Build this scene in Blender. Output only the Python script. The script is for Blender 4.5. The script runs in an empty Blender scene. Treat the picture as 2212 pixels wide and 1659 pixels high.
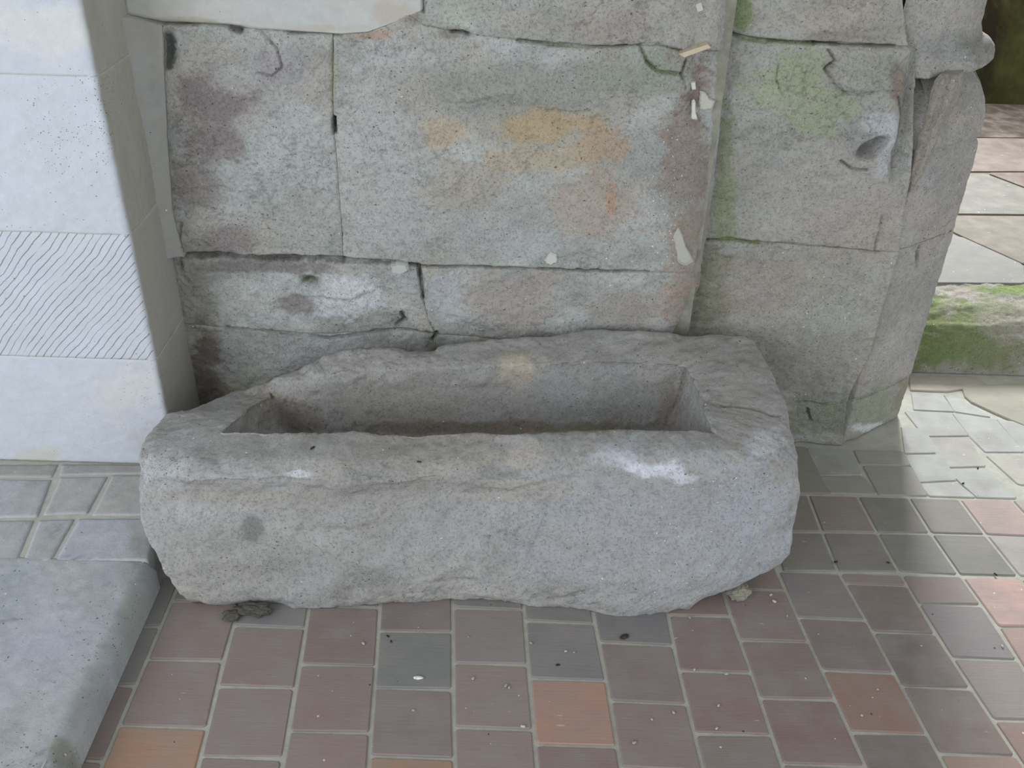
import bpy, math, random
import numpy as np

# ------------------------------------------------------------------ camera, light, exposure
scene = bpy.context.scene
FPX, CAM_H = 2047.0, 1.63                    # focal length in pixels of the 2212 x 1659 frame, camera height
up = np.array([96.0, 3170.0, 2047.0]); up /= np.linalg.norm(up)      # world up seen from the camera
fw = np.array([0, 0, -1.0]); fw = fw - (fw @ up) * up; fw /= np.linalg.norm(fw)
CM = np.array([np.cross(fw, up), fw, up])    # camera axes -> world axes
cam_data = bpy.data.cameras.new('camera'); cam = bpy.data.objects.new('camera', cam_data)
scene.collection.objects.link(cam)
cam_data.sensor_width = 36.0; cam_data.lens = FPX / 2212 * 36.0
from mathutils import Matrix
cam.matrix_world = Matrix([list(CM[0]) + [0], list(CM[1]) + [0], list(CM[2]) + [CAM_H], [0, 0, 0, 1]])
scene.camera = cam

world = bpy.data.worlds.new('overcast_sky'); scene.world = world; world.use_nodes = True
bg = world.node_tree.nodes['Background']
bg.inputs[0].default_value = (0.90, 0.96, 1.0, 1); bg.inputs[1].default_value = 1.05

def area_light(name, loc, target, sx, sy, power, color):
    ld = bpy.data.lights.new(name, 'AREA'); ld.shape = 'RECTANGLE'; ld.size = sx; ld.size_y = sy
    ld.energy = power; ld.color = color
    o = bpy.data.objects.new(name, ld); scene.collection.objects.link(o)
    from mathutils import Vector
    o.location = loc
    o.rotation_euler = (Vector(target) - Vector(loc)).to_track_quat('-Z', 'Y').to_euler()
    return o
area_light('arcade_daylight', (-2.9, -1.9, 2.1), (-0.2, 2.0, 0.5), 2.4, 2.0, 60, (0.95, 0.98, 1.0))
area_light('passage_window_daylight', (1.72, 5.08, 2.15), (1.62, 2.2, 1.7), 0.5, 0.9, 175, (0.97, 0.99, 1.0))

vs = scene.view_settings
vs.view_transform = 'Standard'; vs.look = 'None'; vs.exposure = 0.22; vs.gamma = 1.0; vs.use_curve_mapping = False

# ------------------------------------------------------------------ helpers
rng = random.Random(7)
KALB = 0.78                                   # daylight level assumed when turning a seen colour into an albedo
def lin(c, k=KALB):
    c = np.asarray(c, float) / 255.0
    l = np.where(c <= 0.04045, c / 12.92, ((c + 0.055) / 1.055) ** 2.4)
    return np.clip(l / k, 0, 0.92)
def unproj(px, py, plane):
    """pixel -> world point on plane ('Y',a,b): Y=a+b*X, or ('Z',h)."""
    px = np.asarray(px, float); py = np.asarray(py, float)
    d = np.stack([px - 1106.0, -(py - 829.5), np.full_like(px, -FPX)], -1) @ CM.T
    if plane[0] == 'Y':
        t = plane[1] / (d[..., 1] - plane[2] * d[..., 0])
    else:
        t = (plane[1] - CAM_H) / d[..., 2]
    return d * t[..., None] + np.array([0, 0, CAM_H])
def proj(P):
    q = (P - np.array([0, 0, CAM_H])) @ CM
    w = np.minimum(q[:, 2], -0.05)
    return 1106.0 + FPX * q[:, 0] / -w, 829.5 - FPX * q[:, 1] / -w
def hash3(i, j, k, seed):
    h = (i.astype(np.uint32) * np.uint32(374761393) + j.astype(np.uint32) * np.uint32(668265263)
         + k.astype(np.uint32) * np.uint32(2147483647) + np.uint32(seed * 144665 + 1013))
    h = (h ^ (h >> np.uint32(13))) * np.uint32(1274126177)
    h = h ^ (h >> np.uint32(16))
    return (h & np.uint32(0xFFFFFF)).astype(np.float64) / 0xFFFFFF
def vnoise(P, s, seed=0):
    Q = P * s + 1000.0
    I = np.floor(Q).astype(np.int64); f = Q - I; f = f * f * (3 - 2 * f)
    r = 0
    for a in (0, 1):
        wa = f[:, 0] if a else 1 - f[:, 0]
        for b in (0, 1):
            wb = f[:, 1] if b else 1 - f[:, 1]
            for c in (0, 1):
                wc = f[:, 2] if c else 1 - f[:, 2]
                r = r + wa * wb * wc * hash3(I[:, 0] + a, I[:, 1] + b, I[:, 2] + c, seed)
    return r * 2 - 1
def fbm(P, s, octv=4, seed=0, g=0.5):
    r = 0; a = 1.0; n = 0
    for o in range(octv):
        r = r + a * vnoise(P, s * 2.03 ** o, seed + 17 * o); n += a; a *= g
    return r / n
def sstep(x, a, b):
    t = np.clip((x - a) / (b - a), 0, 1); return t * t * (3 - 2 * t)
def polydist(px, py, pts):
    d = np.full(px.shape, 1e9)
    for (x0, y0), (x1, y1) in zip(pts[:-1], pts[1:]):
        vx, vy = x1 - x0, y1 - y0
        t = np.clip(((px - x0) * vx + (py - y0) * vy) / (vx * vx + vy * vy + 1e-9), 0, 1)
        d = np.minimum(d, np.hypot(px - x0 - t * vx, py - y0 - t * vy))
    return d

col = scene.collection
def mesh_obj(name, V, F, mat, parent=None, colr=None, pit=None, smooth=True):
    """V (n,3); F list of index arrays (quads array or lists)."""
    me = bpy.data.meshes.new(name)
    V = np.asarray(V, np.float32)
    if isinstance(F, tuple):                      # (quad array, extra ngons)
        Q, extra = F
        n_q = len(Q); idx = np.concatenate([np.asarray(Q).ravel()] + [np.asarray(e).ravel() for e in extra]).astype(np.int32)
        tot = np.concatenate([np.full(n_q, 4), [len(e) for e in extra]]).astype(np.int32)
        start = np.concatenate([[0], np.cumsum(tot)[:-1]]).astype(np.int32)
        me.vertices.add(len(V)); me.vertices.foreach_set('co', V.ravel())
        me.loops.add(len(idx)); me.loops.foreach_set('vertex_index', idx)
        me.polygons.add(len(tot)); me.polygons.foreach_set('loop_start', start); me.polygons.foreach_set('loop_total', tot)
        me.update(calc_edges=True); me.validate()
    else:
        me.from_pydata([tuple(v) for v in V], [], F); me.update()
    if smooth:
        me.polygons.foreach_set('use_smooth', np.ones(len(me.polygons), bool))
    if colr is not None:
        a = me.color_attributes.new('Col', 'FLOAT_COLOR', 'POINT')
        a.data.foreach_set('color', np.asarray(colr, np.float32).ravel())
        p = me.attributes.new('Pit', 'FLOAT', 'POINT')
        p.data.foreach_set('value', np.asarray(pit if pit is not None else np.zeros(len(V)), np.float32))
    if mat: me.materials.append(mat)
    o = bpy.data.objects.new(name, me); col.objects.link(o)
    if parent: o.parent = parent
    return o
def tag(o, label, cat, group=None):
    o['label'] = label; o['category'] = cat
    if group: o['group'] = group
    return o
def struct(o): o['kind'] = 'structure'; return o
def box(name, lo, hi, mat, parent=None, colr=None):
    x0, y0, z0 = lo; x1, y1, z1 = hi
    V = [(x0, y0, z0), (x1, y0, z0), (x1, y1, z0), (x0, y1, z0), (x0, y0, z1), (x1, y0, z1), (x1, y1, z1), (x0, y1, z1)]
    F = [(0, 3, 2, 1), (4, 5, 6, 7), (0, 1, 5, 4), (1, 2, 6, 5), (2, 3, 7, 6), (3, 0, 4, 7)]
    return mesh_obj(name, V, F, mat, parent, smooth=False)

# ------------------------------------------------------------------ materials
def nodes_of(m):
    m.use_nodes = True
    nt = m.node_tree
    return nt, nt.nodes, nt.links
def math_node(N, L, op, a, b=None, clamp=False):
    n = N.new('ShaderNodeMath'); n.operation = op; n.use_clamp = clamp
    for i, v in enumerate((a, b)):
        if v is None: continue
        if isinstance(v, (int, float)): n.inputs[i].default_value = v
        else: L.new(v, n.inputs[i])
    return n.outputs[0]
def mix_col(N, L, fac, a, b, mode='MIX'):
    n = N.new('ShaderNodeMix'); n.data_type = 'RGBA'; n.blend_type = mode
    for sock, v in ((n.inputs[0], fac), (n.inputs[6], a), (n.inputs[7], b)):
        if isinstance(v, (int, float)): sock.default_value = v
        elif isinstance(v, (tuple, list, np.ndarray)): sock.default_value = (*[float(q) for q in v[:3]], 1)
        else: L.new(v, sock)
    return n.outputs[2]
def noise(N, L, co, scale, detail=4, rough=0.55, distort=0.0):
    n = N.new('ShaderNodeTexNoise'); n.inputs['Scale'].default_value = scale; n.inputs['Detail'].default_value = detail
    n.inputs['Roughness'].default_value = rough; n.inputs['Distortion'].default_value = distort
    L.new(co, n.inputs['Vector']); return n.outputs[0]
def ramp(N, L, v, a, b):
    n = N.new('ShaderNodeMapRange'); n.inputs[1].default_value = a; n.inputs[2].default_value = b
    n.clamp = True; L.new(v, n.inputs[0]); return n.outputs[0]
def scaled(N, L, co, sc, rot=(0, 0, 0)):
    n = N.new('ShaderNodeMapping'); n.inputs['Scale'].default_value = sc; n.inputs['Rotation'].default_value = rot
    L.new(co, n.inputs['Vector']); return n.outputs[0]
def spots(N, L, co, scale, radius, density):
    v = N.new('ShaderNodeTexVoronoi'); v.inputs['Scale'].default_value = scale; L.new(co, v.inputs['Vector'])
    s = N.new('ShaderNodeSeparateColor'); L.new(v.outputs['Color'], s.inputs[0])
    pick = math_node(N, L, 'LESS_THAN', s.outputs[0], density)
    r = math_node(N, L, 'MULTIPLY', s.outputs[1], radius)
    near = ramp(N, L, math_node(N, L, 'SUBTRACT', math_node(N, L, 'ADD', r, radius * 0.35), v.outputs['Distance']), 0.0, radius * 0.3)
    return math_node(N, L, 'MULTIPLY', pick, near, True)

def stone_material(name, bump=0.35, grain=0.10, tooling=False, fine=420, dark=0.30, spk=120, pk_=150):
    m = bpy.data.materials.new(name); nt, N, L = nodes_of(m)
    bs = N['Principled BSDF']; bs.inputs['Roughness'].default_value = 0.92
    bs.inputs['Specular IOR Level'].default_value = 0.2
    geo = N.new('ShaderNodeNewGeometry'); co = geo.outputs['Position']
    at = N.new('ShaderNodeAttribute'); at.attribute_name = 'Col'
    pt = N.new('ShaderNodeAttribute'); pt.attribute_name = 'Pit'
    wob = N.new('ShaderNodeVectorMath'); wob.operation = 'ADD'
    nz = N.new('ShaderNodeTexNoise'); nz.inputs['Scale'].default_value = 90; L.new(co, nz.inputs['Vector'])
    sc = N.new('ShaderNodeVectorMath'); sc.operation = 'SCALE'; sc.inputs['Scale'].default_value = 0.012
    L.new(nz.outputs['Color'], sc.inputs[0]); L.new(co, wob.inputs[0]); L.new(sc.outputs[0], wob.inputs[1])
    cw = wob.outputs[0]
    n1 = noise(N, L, co, 38, 6, 0.62); n2 = noise(N, L, co, fine, 3, 0.6)
    g1 = ramp(N, L, n1, 0.25, 0.75); g2 = ramp(N, L, n2, 0.2, 0.8)
    v1 = N.new('ShaderNodeMapRange'); L.new(g1, v1.inputs[0]); v1.inputs[3].default_value = 1 - grain; v1.inputs[4].default_value = 1 + grain
    v2 = N.new('ShaderNodeMapRange'); L.new(g2, v2.inputs[0]); v2.inputs[3].default_value = 1 - grain * 1.2; v2.inputs[4].default_value = 1 + grain * 1.2
    mul = math_node(N, L, 'MULTIPLY', v1.outputs[0], v2.outputs[0])
    cmb = N.new('ShaderNodeCombineColor')
    for i in range(3): L.new(mul, cmb.inputs[i])
    c = mix_col(N, L, 1.0, at.outputs['Color'], cmb.outputs[0], 'MULTIPLY')
    sw = spots(N, L, cw, spk, 0.20, at.outputs['Alpha'])
    c = mix_col(N, L, sw, c, lin((226, 226, 224)))
    gn = ramp(N, L, noise(N, L, co, 150, 6, 0.75), 0.53, 0.72)
    c = mix_col(N, L, math_node(N, L, 'MULTIPLY', gn, dark), c, lin((84, 80, 70)))
    gl = ramp(N, L, noise(N, L, scaled(N, L, co, (1.1, 1, 0.9)), 190, 5, 0.7), 0.56, 0.74)
    c = mix_col(N, L, math_node(N, L, 'MULTIPLY', gl, dark * 0.9), c, lin((206, 206, 202)))
    sd = spots(N, L, scaled(N, L, cw, (1, 1, 1.6)), pk_, 0.28, pt.outputs['Fac'])
    c = mix_col(N, L, math_node(N, L, 'MULTIPLY', sd, 0.75), c, lin((70, 68, 62)))
    hgt = math_node(N, L, 'ADD', math_node(N, L, 'MULTIPLY', n1, 1.0), math_node(N, L, 'MULTIPLY', n2, 0.35))
    hgt = math_node(N, L, 'SUBTRACT', hgt, math_node(N, L, 'MULTIPLY', gn, dark))
    hgt = math_node(N, L, 'SUBTRACT', hgt, math_node(N, L, 'MULTIPLY', sd, 0.5))
    hgt = math_node(N, L, 'ADD', hgt, math_node(N, L, 'MULTIPLY', sw, 0.3))
    if tooling:                                  # slanting chisel strokes cut in the block
        r = scaled(N, L, co, (1, 1, 1), (0, math.radians(48), 0))
        sx = N.new('ShaderNodeSeparateXYZ'); L.new(r, sx.inputs[0])
        w = math_node(N, L, 'ADD', math_node(N, L, 'MULTIPLY', sx.outputs[2], 66.0), math_node(N, L, 'ADD', math_node(N, L, 'MULTIPLY', noise(N, L, co, 3.5, 2, 0.4), 3.6), math_node(N, L, 'MULTIPLY', noise(N, L, co, 30, 3, 0.5), 0.55)))
        fr = math_node(N, L, 'FRACT', w)
        tri = math_node(N, L, 'ABSOLUTE', math_node(N, L, 'SUBTRACT', fr, 0.5))
        st = noise(N, L, scaled(N, L, r, (7, 7, 60)), 1.0, 3)
        width = ramp(N, L, st, 0.26, 0.50)
        ln = ramp(N, L, math_node(N, L, 'SUBTRACT', math_node(N, L, 'MULTIPLY', width, 0.075), tri), -0.01, 0.03)
        sn = N.new('ShaderNodeSeparateXYZ'); L.new(geo.outputs['True Normal'], sn.inputs[0])
        ln = math_node(N, L, 'MULTIPLY', ln, math_node(N, L, 'LESS_THAN', sn.outputs[1], -0.6))      # only the front face is tooled
        c = mix_col(N, L, math_node(N, L, 'MULTIPLY', ln, 0.72), c, lin((88, 86, 84)))
        hgt = math_node(N, L, 'SUBTRACT', hgt, math_node(N, L, 'MULTIPLY', ln, 0.8))
    L.new(c, bs.inputs['Base Color'])
    b = N.new('ShaderNodeBump'); b.inputs['Strength'].default_value = bump; b.inputs['Distance'].default_value = 0.008
    L.new(hgt, b.inputs['Height']); L.new(b.outputs[0], bs.inputs['Normal'])
    return m

def tile_material(name, streak=0.10, rough=0.62):
    m = bpy.data.materials.new(name); nt, N, L = nodes_of(m)
    bs = N['Principled BSDF']; bs.inputs['Specular IOR Level'].default_value = 0.25
    oi = N.new('ShaderNodeObjectInfo'); geo = N.new('ShaderNodeNewGeometry'); co = geo.outputs['Position']
    off = N.new('ShaderNodeVectorMath'); off.operation = 'SCALE'; off.inputs[0].default_value = (31, 17, 9); L.new(oi.outputs['Random'], off.inputs['Scale'])
    ad = N.new('ShaderNodeVectorMath'); ad.operation = 'ADD'; L.new(co, ad.inputs[0]); L.new(off.outputs[0], ad.inputs[1])
    p = ad.outputs[0]
    n1 = noise(N, L, p, 14, 4, 0.55); n2 = noise(N, L, scaled(N, L, p, (14, 330, 60)), 1.0, 4, 0.6); n3 = noise(N, L, p, 300, 3)
    dull = mix_col(N, L, ramp(N, L, n1, 0.36, 0.72), oi.outputs['Color'], lin((128, 123, 120), 0.70))
    c = mix_col(N, L, 0.6, oi.outputs['Color'], dull)
    v = N.new('ShaderNodeMapRange'); L.new(math_node(N, L, 'ADD', math_node(N, L, 'MULTIPLY', n2, 0.6), math_node(N, L, 'MULTIPLY', n3, 0.4)), v.inputs[0])
    v.inputs[1].default_value = 0.3; v.inputs[2].default_value = 0.7; v.inputs[3].default_value = 1 - streak; v.inputs[4].default_value = 1 + streak
    cmb = N.new('ShaderNodeCombineColor')
    for i in range(3): L.new(v.outputs[0], cmb.inputs[i])
    c = mix_col(N, L, 1.0, c, cmb.outputs[0], 'MULTIPLY')
    # lime scratches and crumbs of mortar smeared on the face
    s1 = spots(N, L, scaled(N, L, p, (0.35, 1.6, 1)), 42, 0.13, 0.10)
    s2 = spots(N, L, p, 55, 0.12, 0.07)
    c = mix_col(N, L, math_node(N, L, 'MULTIPLY', s1, 0.55), c, lin((190, 180, 170)))
    c = mix_col(N, L, math_node(N, L, 'MULTIPLY', s2, 0.8), c, lin((205, 200, 192)))
    c = mix_col(N, L, math_node(N, L, 'MULTIPLY', spots(N, L, p, 38, 0.10, 0.06), 0.8), c, lin((50, 45, 42)))
    L.new(c, bs.inputs['Base Color'])
    rr = N.new('ShaderNodeMapRange'); L.new(n1, rr.inputs[0]); rr.inputs[3].default_value = rough - 0.1; rr.inputs[4].default_value = rough + 0.2
    L.new(rr.outputs[0], bs.inputs['Roughness'])
    b = N.new('ShaderNodeBump'); b.inputs['Strength'].default_value = 0.15; b.inputs['Distance'].default_value = 0.004
    L.new(math_node(N, L, 'ADD', n2, math_node(N, L, 'MULTIPLY', n1, 1.5)), b.inputs['Height']); L.new(b.outputs[0], bs.inputs['Normal'])
    return m

def plain_material(name, c1, c2, scale=25, bump=0.3, rough=0.9, spread=(0.35, 0.65), c3=None):
    m = bpy.data.materials.new(name); nt, N, L = nodes_of(m)
    bs = N['Principled BSDF']; bs.inputs['Roughness'].default_value = rough; bs.inputs['Specular IOR Level'].default_value = 0.2
    geo = N.new('ShaderNodeNewGeometry'); co = geo.outputs['Position']
    n1 = noise(N, L, co, scale, 6, 0.6); n2 = noise(N, L, co, scale * 9, 3)
    c = mix_col(N, L, ramp(N, L, n1, *spread), lin(c1), lin(c2))
    if c3 is not None:
        c = mix_col(N, L, ramp(N, L, noise(N, L, co, scale * 0.35, 5, 0.6, 0.6), 0.48, 0.62), c, lin(c3))
    v = N.new('ShaderNodeMapRange'); L.new(n2, v.inputs[0]); v.inputs[3].default_value = 0.85; v.inputs[4].default_value = 1.15
    cmb = N.new('ShaderNodeCombineColor')
    for i in range(3): L.new(v.outputs[0], cmb.inputs[i])
    L.new(mix_col(N, L, 1.0, c, cmb.outputs[0], 'MULTIPLY'), bs.inputs['Base Color'])
    b = N.new('ShaderNodeBump'); b.inputs['Strength'].default_value = bump; b.inputs['Distance'].default_value = 0.006
    L.new(math_node(N, L, 'ADD', n1, math_node(N, L, 'MULTIPLY', n2, 0.4)), b.inputs['Height']); L.new(b.outputs[0], bs.inputs['Normal'])
    return m

M_STONE = stone_material('weathered_stone', 0.70, 0.10, dark=0.26)
M_TROUGH = stone_material('trough_stone', 0.65, 0.08, fine=520, dark=0.30)
M_WHITE = stone_material('limewashed_stone', 0.30, 0.03, dark=0.04, pk_=170)
M_TOOLED = stone_material('limewashed_tooled_stone', 0.22, 0.02, tooling=True, dark=0.02)
M_PLINTH = stone_material('plinth_stone', 0.45, 0.06, fine=600, dark=0.20)
M_TILE = tile_material('terracotta_tile')
M_FLAG = tile_material('grey_flagstone', 0.07, 0.75)
M_GROUT = plain_material('lime_grout', (158, 157, 149), (170, 169, 162), 30, 0.4)
M_CORE = plain_material('wall_core_mortar', (120, 118, 108), (140, 138, 128), 30, 0.5)
M_ADDED_CEILING = plain_material('added_ceiling_plaster', (150, 148, 142), (165, 163, 157), 6, 0.3)
M_SHADED_MOSSWALL = plain_material('mossy_shaded_masonry', (62, 64, 40), (92, 92, 58), 5, 0.6, c3=(48, 42, 34))  # mossy green, darkened in the colour for the far wall's unlit look
M_PASSFLOOR = plain_material('worn_passage_paving', (112, 104, 95), (128, 121, 112), 5, 0.3, c3=(100, 92, 84))

# ------------------------------------------------------------------ painting of weathering (stone colour, with a crevice darkened)
def paint(P, base, light, warm, stains, lines, seed, mottled=1.0, speck=0.02, pit=0.02, specks=(), pits=(), veins=0.5, post=None):
    n = len(P); px, py = proj(P)
    a = sstep(fbm(P, 7, 5, seed), -0.25, 0.45)[:, None]; b = sstep(fbm(P, 5, 5, seed + 5), -0.05, 0.45)[:, None]
    c = lin(base)[None] * (1 - a * mottled) + lin(light)[None] * a * mottled
    c = c * (1 - b * 0.7 * mottled) + lin(warm)[None] * b * 0.7 * mottled
    n1 = fbm(P, 16, 5, seed + 9, 0.6); n2 = fbm(P, 60, 3, seed + 12, 0.7)
    tone = 1 + mottled * (0.16 * fbm(P, 24, 5, seed + 40, 0.7) + 0.12 * n2)
    tint = mottled * 0.05 * fbm(P, 11, 4, seed + 44)
    c = c * np.stack([tone + tint, tone, tone - tint], 1)
    for (cx, cy, rx, ry, colr, s) in stains:
        d = np.hypot((px - cx) / rx, (py - cy) / ry)
        m = (sstep(1.0 - d + n1 * 0.95 + n2 * 0.45, -0.22, 0.50) * s)[:, None]
        q = (1 + 0.5 * (tone - 1))[:, None]
        c = c * (1 - m) + lin(colr)[None] * q * m
    disp = np.zeros(n)
    jx, jy = n1 * 5, fbm(P, 22, 4, seed + 31) * 5
    for (pts, w, dep, colr, s) in lines:
        d = polydist(px + jx, py + jy, pts); w = w * 0.72
        brk = np.clip(0.35 + 1.1 * (n1 + 0.35), 0.1, 1)
        disp -= dep * np.clip(1 - d / w, 0, 1) ** 0.7 * np.clip(brk + 0.25, 0, 1)
        m = (sstep(1 - d / (w * 1.5) + n2 * 0.35, 0.0, 0.7) * s * brk)[:, None]
        c = c * (1 - m) + lin(colr)[None] * m
    if veins:                                     # hair cracks and flaked edges
        rid = 1 - np.abs(fbm(P * np.array([1, 1, 1.5]), 10, 5, seed + 50, 0.6))
        vm = sstep(rid, 0.955, 0.995) * sstep(fbm(P, 5, 3, seed + 55), 0.02, 0.35) * veins
        disp -= 0.003 * vm; c = c * (1 - 0.55 * vm)[:, None]
    g = c.mean(1, keepdims=True); c = (g + (c - g) * 0.80) * np.array([0.985, 0.995, 1.035])
    if post is not None: c = post(P, c)
    al = np.full(n, speck); pi = np.full(n, pit)
    for arr, lst in ((al, specks), (pi, pits)):
        for (cx, cy, rx, ry, v) in lst:
            arr += v * sstep(1 - np.hypot((px - cx) / rx, (py - cy) / ry) + n1 * 0.4, 0, 0.5)
    return np.concatenate([c, al[:, None]], 1), pi, disp

def resample(pts, n, pw=None):
    pts = np.asarray(pts, float); s = np.concatenate([[0], np.cumsum(np.linalg.norm(np.diff(pts, axis=0), axis=1))])
    t = np.linspace(0, 1, n) if pw is None else pw(np.linspace(0, 1, n))
    return np.stack([np.interp(t * s[-1], s, pts[:, k]) for k in range(pts.shape[1])], 1)

def stone(name, parent, top, right, bottom, left, plane, mat, pk, depth=0.10, res=0.0034, amp=0.006, edge=0.0038, ew=0.0075,
          macro=None, bulge=0.0, roundright=None, mortar=(165, 164, 156), mort=0.6, seed=1, edges_free=()):
    """One dressed block: edges are polylines (top/bottom left->right, left/right top->bottom), pixels or ('w',a,b)."""
    def toP(e):
        return np.array([unproj(q[0], q[1], plane) if q[0] != 'w' else
                         ((q[1], plane[1] + plane[2] * q[1], q[2]) if plane[0] == 'Y' else (q[1], q[2], plane[1])) for q in e])
    T, Rr, B, Lf = map(toP, (top, right, bottom, left))
    ln = lambda e: np.linalg.norm(np.diff(e, axis=0), axis=1).sum()
    W, H = max(ln(T), ln(B)), max(ln(Rr), ln(Lf))
    nu, nv = max(6, int(W / res)), max(6, int(H / res))
    pw = (lambda t: 1 - (1 - t) ** 1.25) if roundright else None
    T, B = resample(T, nu, pw), resample(B, nu, pw); Rr, Lf = resample(Rr, nv), resample(Lf, nv)
    tu = np.linspace(0, 1, nu); u = (pw(tu) if pw else tu)[None, :, None]; v = np.linspace(0, 1, nv)[:, None, None]
    c00, c10, c01, c11 = T[0], T[-1], B[0], B[-1]
    G = (1 - v) * T[None] + v * B[None] + (1 - u) * Lf[:, None] + u * Rr[:, None] \
        - ((1 - u) * (1 - v) * c00 + u * (1 - v) * c10 + (1 - u) * v * c01 + u * v * c11)
    P = G.reshape(-1, 3)
    U = np.broadcast_to(u[..., 0], (nv, nu)).ravel(); Vv = np.broadcast_to(v[..., 0], (nv, nu)).ravel()
    dl, dr, dt, db = U * W, (1 - U) * W, Vv * H, (1 - Vv) * H
    ds = [d for k, d in (('l', dl), ('r', dr), ('t', dt), ('b', db)) if k not in edges_free]
    de = np.min(ds, axis=0) if ds else np.full(len(P), 1.0)
    nrm = np.array([plane[2], -1.0, 0]) / math.hypot(plane[2], 1) if plane[0] == 'Y' else np.array([0, 0, 1.0])
    C, pit, disp = paint(P, seed=seed, **pk)
    nn = fbm(P, 26, 4, seed + 3)
    disp = disp + amp * fbm(P, 9, 5, seed + 70, 0.55) + amp * 0.35 * fbm(P, 70, 3, seed + 90)
    jn = 1 - sstep(de + nn * ew * 0.7, 0, ew)
    disp -= edge * jn * np.clip(0.6 + 0.9 * nn, 0.15, 1.3)
    mm = (mort * sstep(jn + nn * 0.3, 0.1, 0.8))[:, None]
    C[:, :3] = C[:, :3] * (1 - mm) + lin(mortar) * mm
    if bulge: disp += bulge * (1 - (1 - np.clip(np.minimum(np.minimum(dl, dr), np.minimum(dt, db)) / 0.06, 0, 1)) ** 2)
    if macro is not None: disp += macro(*proj(P), P)
    if roundright:
        r, dep = roundright
        q = np.clip((r - dr) / r, 0, 1)
        back = dep * (1 - np.sqrt(np.maximum(0, 1 - q ** 2)))
        px, py = proj(P)
        d = np.stack([px - 1106.0, -(py - 829.5), np.full_like(px, -FPX)], -1) @ CM.T
        P = d * ((P[:, 1] + back) / d[:, 1])[:, None] + np.array([0, 0, CAM_H])
        nv2 = np.stack([q * 0.8, -np.sqrt(np.maximum(0.05, 1 - q * q)), np.zeros_like(q)], 1)
        nv2 /= np.linalg.norm(nv2, axis=1)[:, None]
        P = P + nv2 * disp[:, None]
    else:
        P = P + nrm[None] * disp[:, None]
    idx = np.arange(nu * nv).reshape(nv, nu)
    Q = np.stack([idx[1:, :-1], idx[1:, 1:], idx[:-1, 1:], idx[:-1, :-1]], -1).reshape(-1, 4)
    ring = np.concatenate([idx[0, :], idx[1:, -1], idx[-1, -2::-1], idx[-2:0:-1, 0]])
    nb = len(P); Pb = P[ring] - nrm[None] * depth
    if plane[0] == 'Z': Pb[:, 2] = plane[1] - depth
    else: Pb[:, 1] = np.maximum(Pb[:, 1], plane[1] + plane[2] * Pb[:, 0] + depth)
    k = len(ring); bi = np.arange(k) + nb
    S = np.stack([ring, np.roll(ring, -1), np.roll(bi, -1), bi], -1)
    return mesh_obj(name, np.concatenate([P, Pb]), (np.concatenate([Q, S]), [bi[::-1].copy()]), mat, parent,
                    np.concatenate([C, C[ring]]), np.concatenate([pit, pit[ring]]))

def path_block(name, parent, path, z0, z1, mat, pk, res=0.006, amp=0.004, edge=0.004, ew=0.010, inset=None, seed=1,
               mortar=(165, 164, 156), mort=0.5, depth=0.2, top_cap=True):
    """Block that wraps round a corner: plan path (x,y list, outside on its right hand side), between heights z0 and z1."""
    path = np.asarray(path, float)
    Lp = np.linalg.norm(np.diff(path, axis=0), axis=1).sum(); H = z1 - z0
    nu, nv = max(8, int(Lp / res)), max(5, int(H / res))
    S = resample(path, nu)
    tg = np.gradient(S, axis=0); tg /= np.linalg.norm(tg, axis=1)[:, None]
    for _ in range(2): tg[1:-1] = (tg[:-2] + tg[1:-1] * 2 + tg[2:]) / 4
    nr = np.stack([tg[:, 1], -tg[:, 0]], 1); nr /= np.linalg.norm(nr, axis=1)[:, None]
    z = np.linspace(z1, z0, nv)
    P = np.zeros((nv, nu, 3)); P[..., :2] = S[None]; P[..., 2] = z[:, None]
    Nn = np.zeros((nv, nu, 3)); Nn[..., :2] = nr[None]
    P = P.reshape(-1, 3); Nn = Nn.reshape(-1, 3)
    Vv = np.repeat(np.linspace(0, 1, nv), nu); de = np.minimum(Vv, 1 - Vv) * H
    C, pit, disp = paint(P, seed=seed, **pk)
    nn = fbm(P, 26, 4, seed + 3)
    disp = disp + amp * fbm(P, 9, 5, seed + 70, 0.55) + amp * 0.35 * fbm(P, 70, 3, seed + 90)
    jn = 1 - sstep(de + nn * ew * 0.7, 0, ew); disp -= edge * jn * np.clip(0.6 + 0.9 * nn, 0.15, 1.3)
    mm = (mort * sstep(jn + nn * 0.3, 0.1, 0.8))[:, None]; C[:, :3] = C[:, :3] * (1 - mm) + lin(mortar) * mm
    if inset is not None: disp -= inset(P)
    P = P + Nn * disp[:, None]
    idx = np.arange(nu * nv).reshape(nv, nu)
    Q = np.stack([idx[1:, :-1], idx[1:, 1:], idx[:-1, 1:], idx[:-1, :-1]], -1).reshape(-1, 4)
    # close: inner points set back along the normal, on the top and bottom
    nb = len(P); inner = P.reshape(nv, nu, 3)[[0, -1]].copy(); inner[..., :2] -= nr[None] * depth * 0.5
    iT = np.arange(nu) + nb; iB = iT + nu
    Q2 = np.stack([idx[0, :-1], idx[0, 1:], iT[1:], iT[:-1]], -1); Q3 = np.stack([iB[:-1], iB[1:], idx[-1, 1:], idx[-1, :-1]], -1)
    Q4 = np.stack([iT[:-1], iT[1:], iB[1:], iB[:-1]], -1)
    P = np.concatenate([P, inner.reshape(-1, 3)]); C = np.concatenate([C, C[idx[0]], C[idx[-1]]]); pit = np.concatenate([pit, pit[idx[0]], pit[idx[-1]]])
    return mesh_obj(name, P, (np.concatenate([Q, Q2, Q3, Q4]), []), mat, parent, C, pit)

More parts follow.
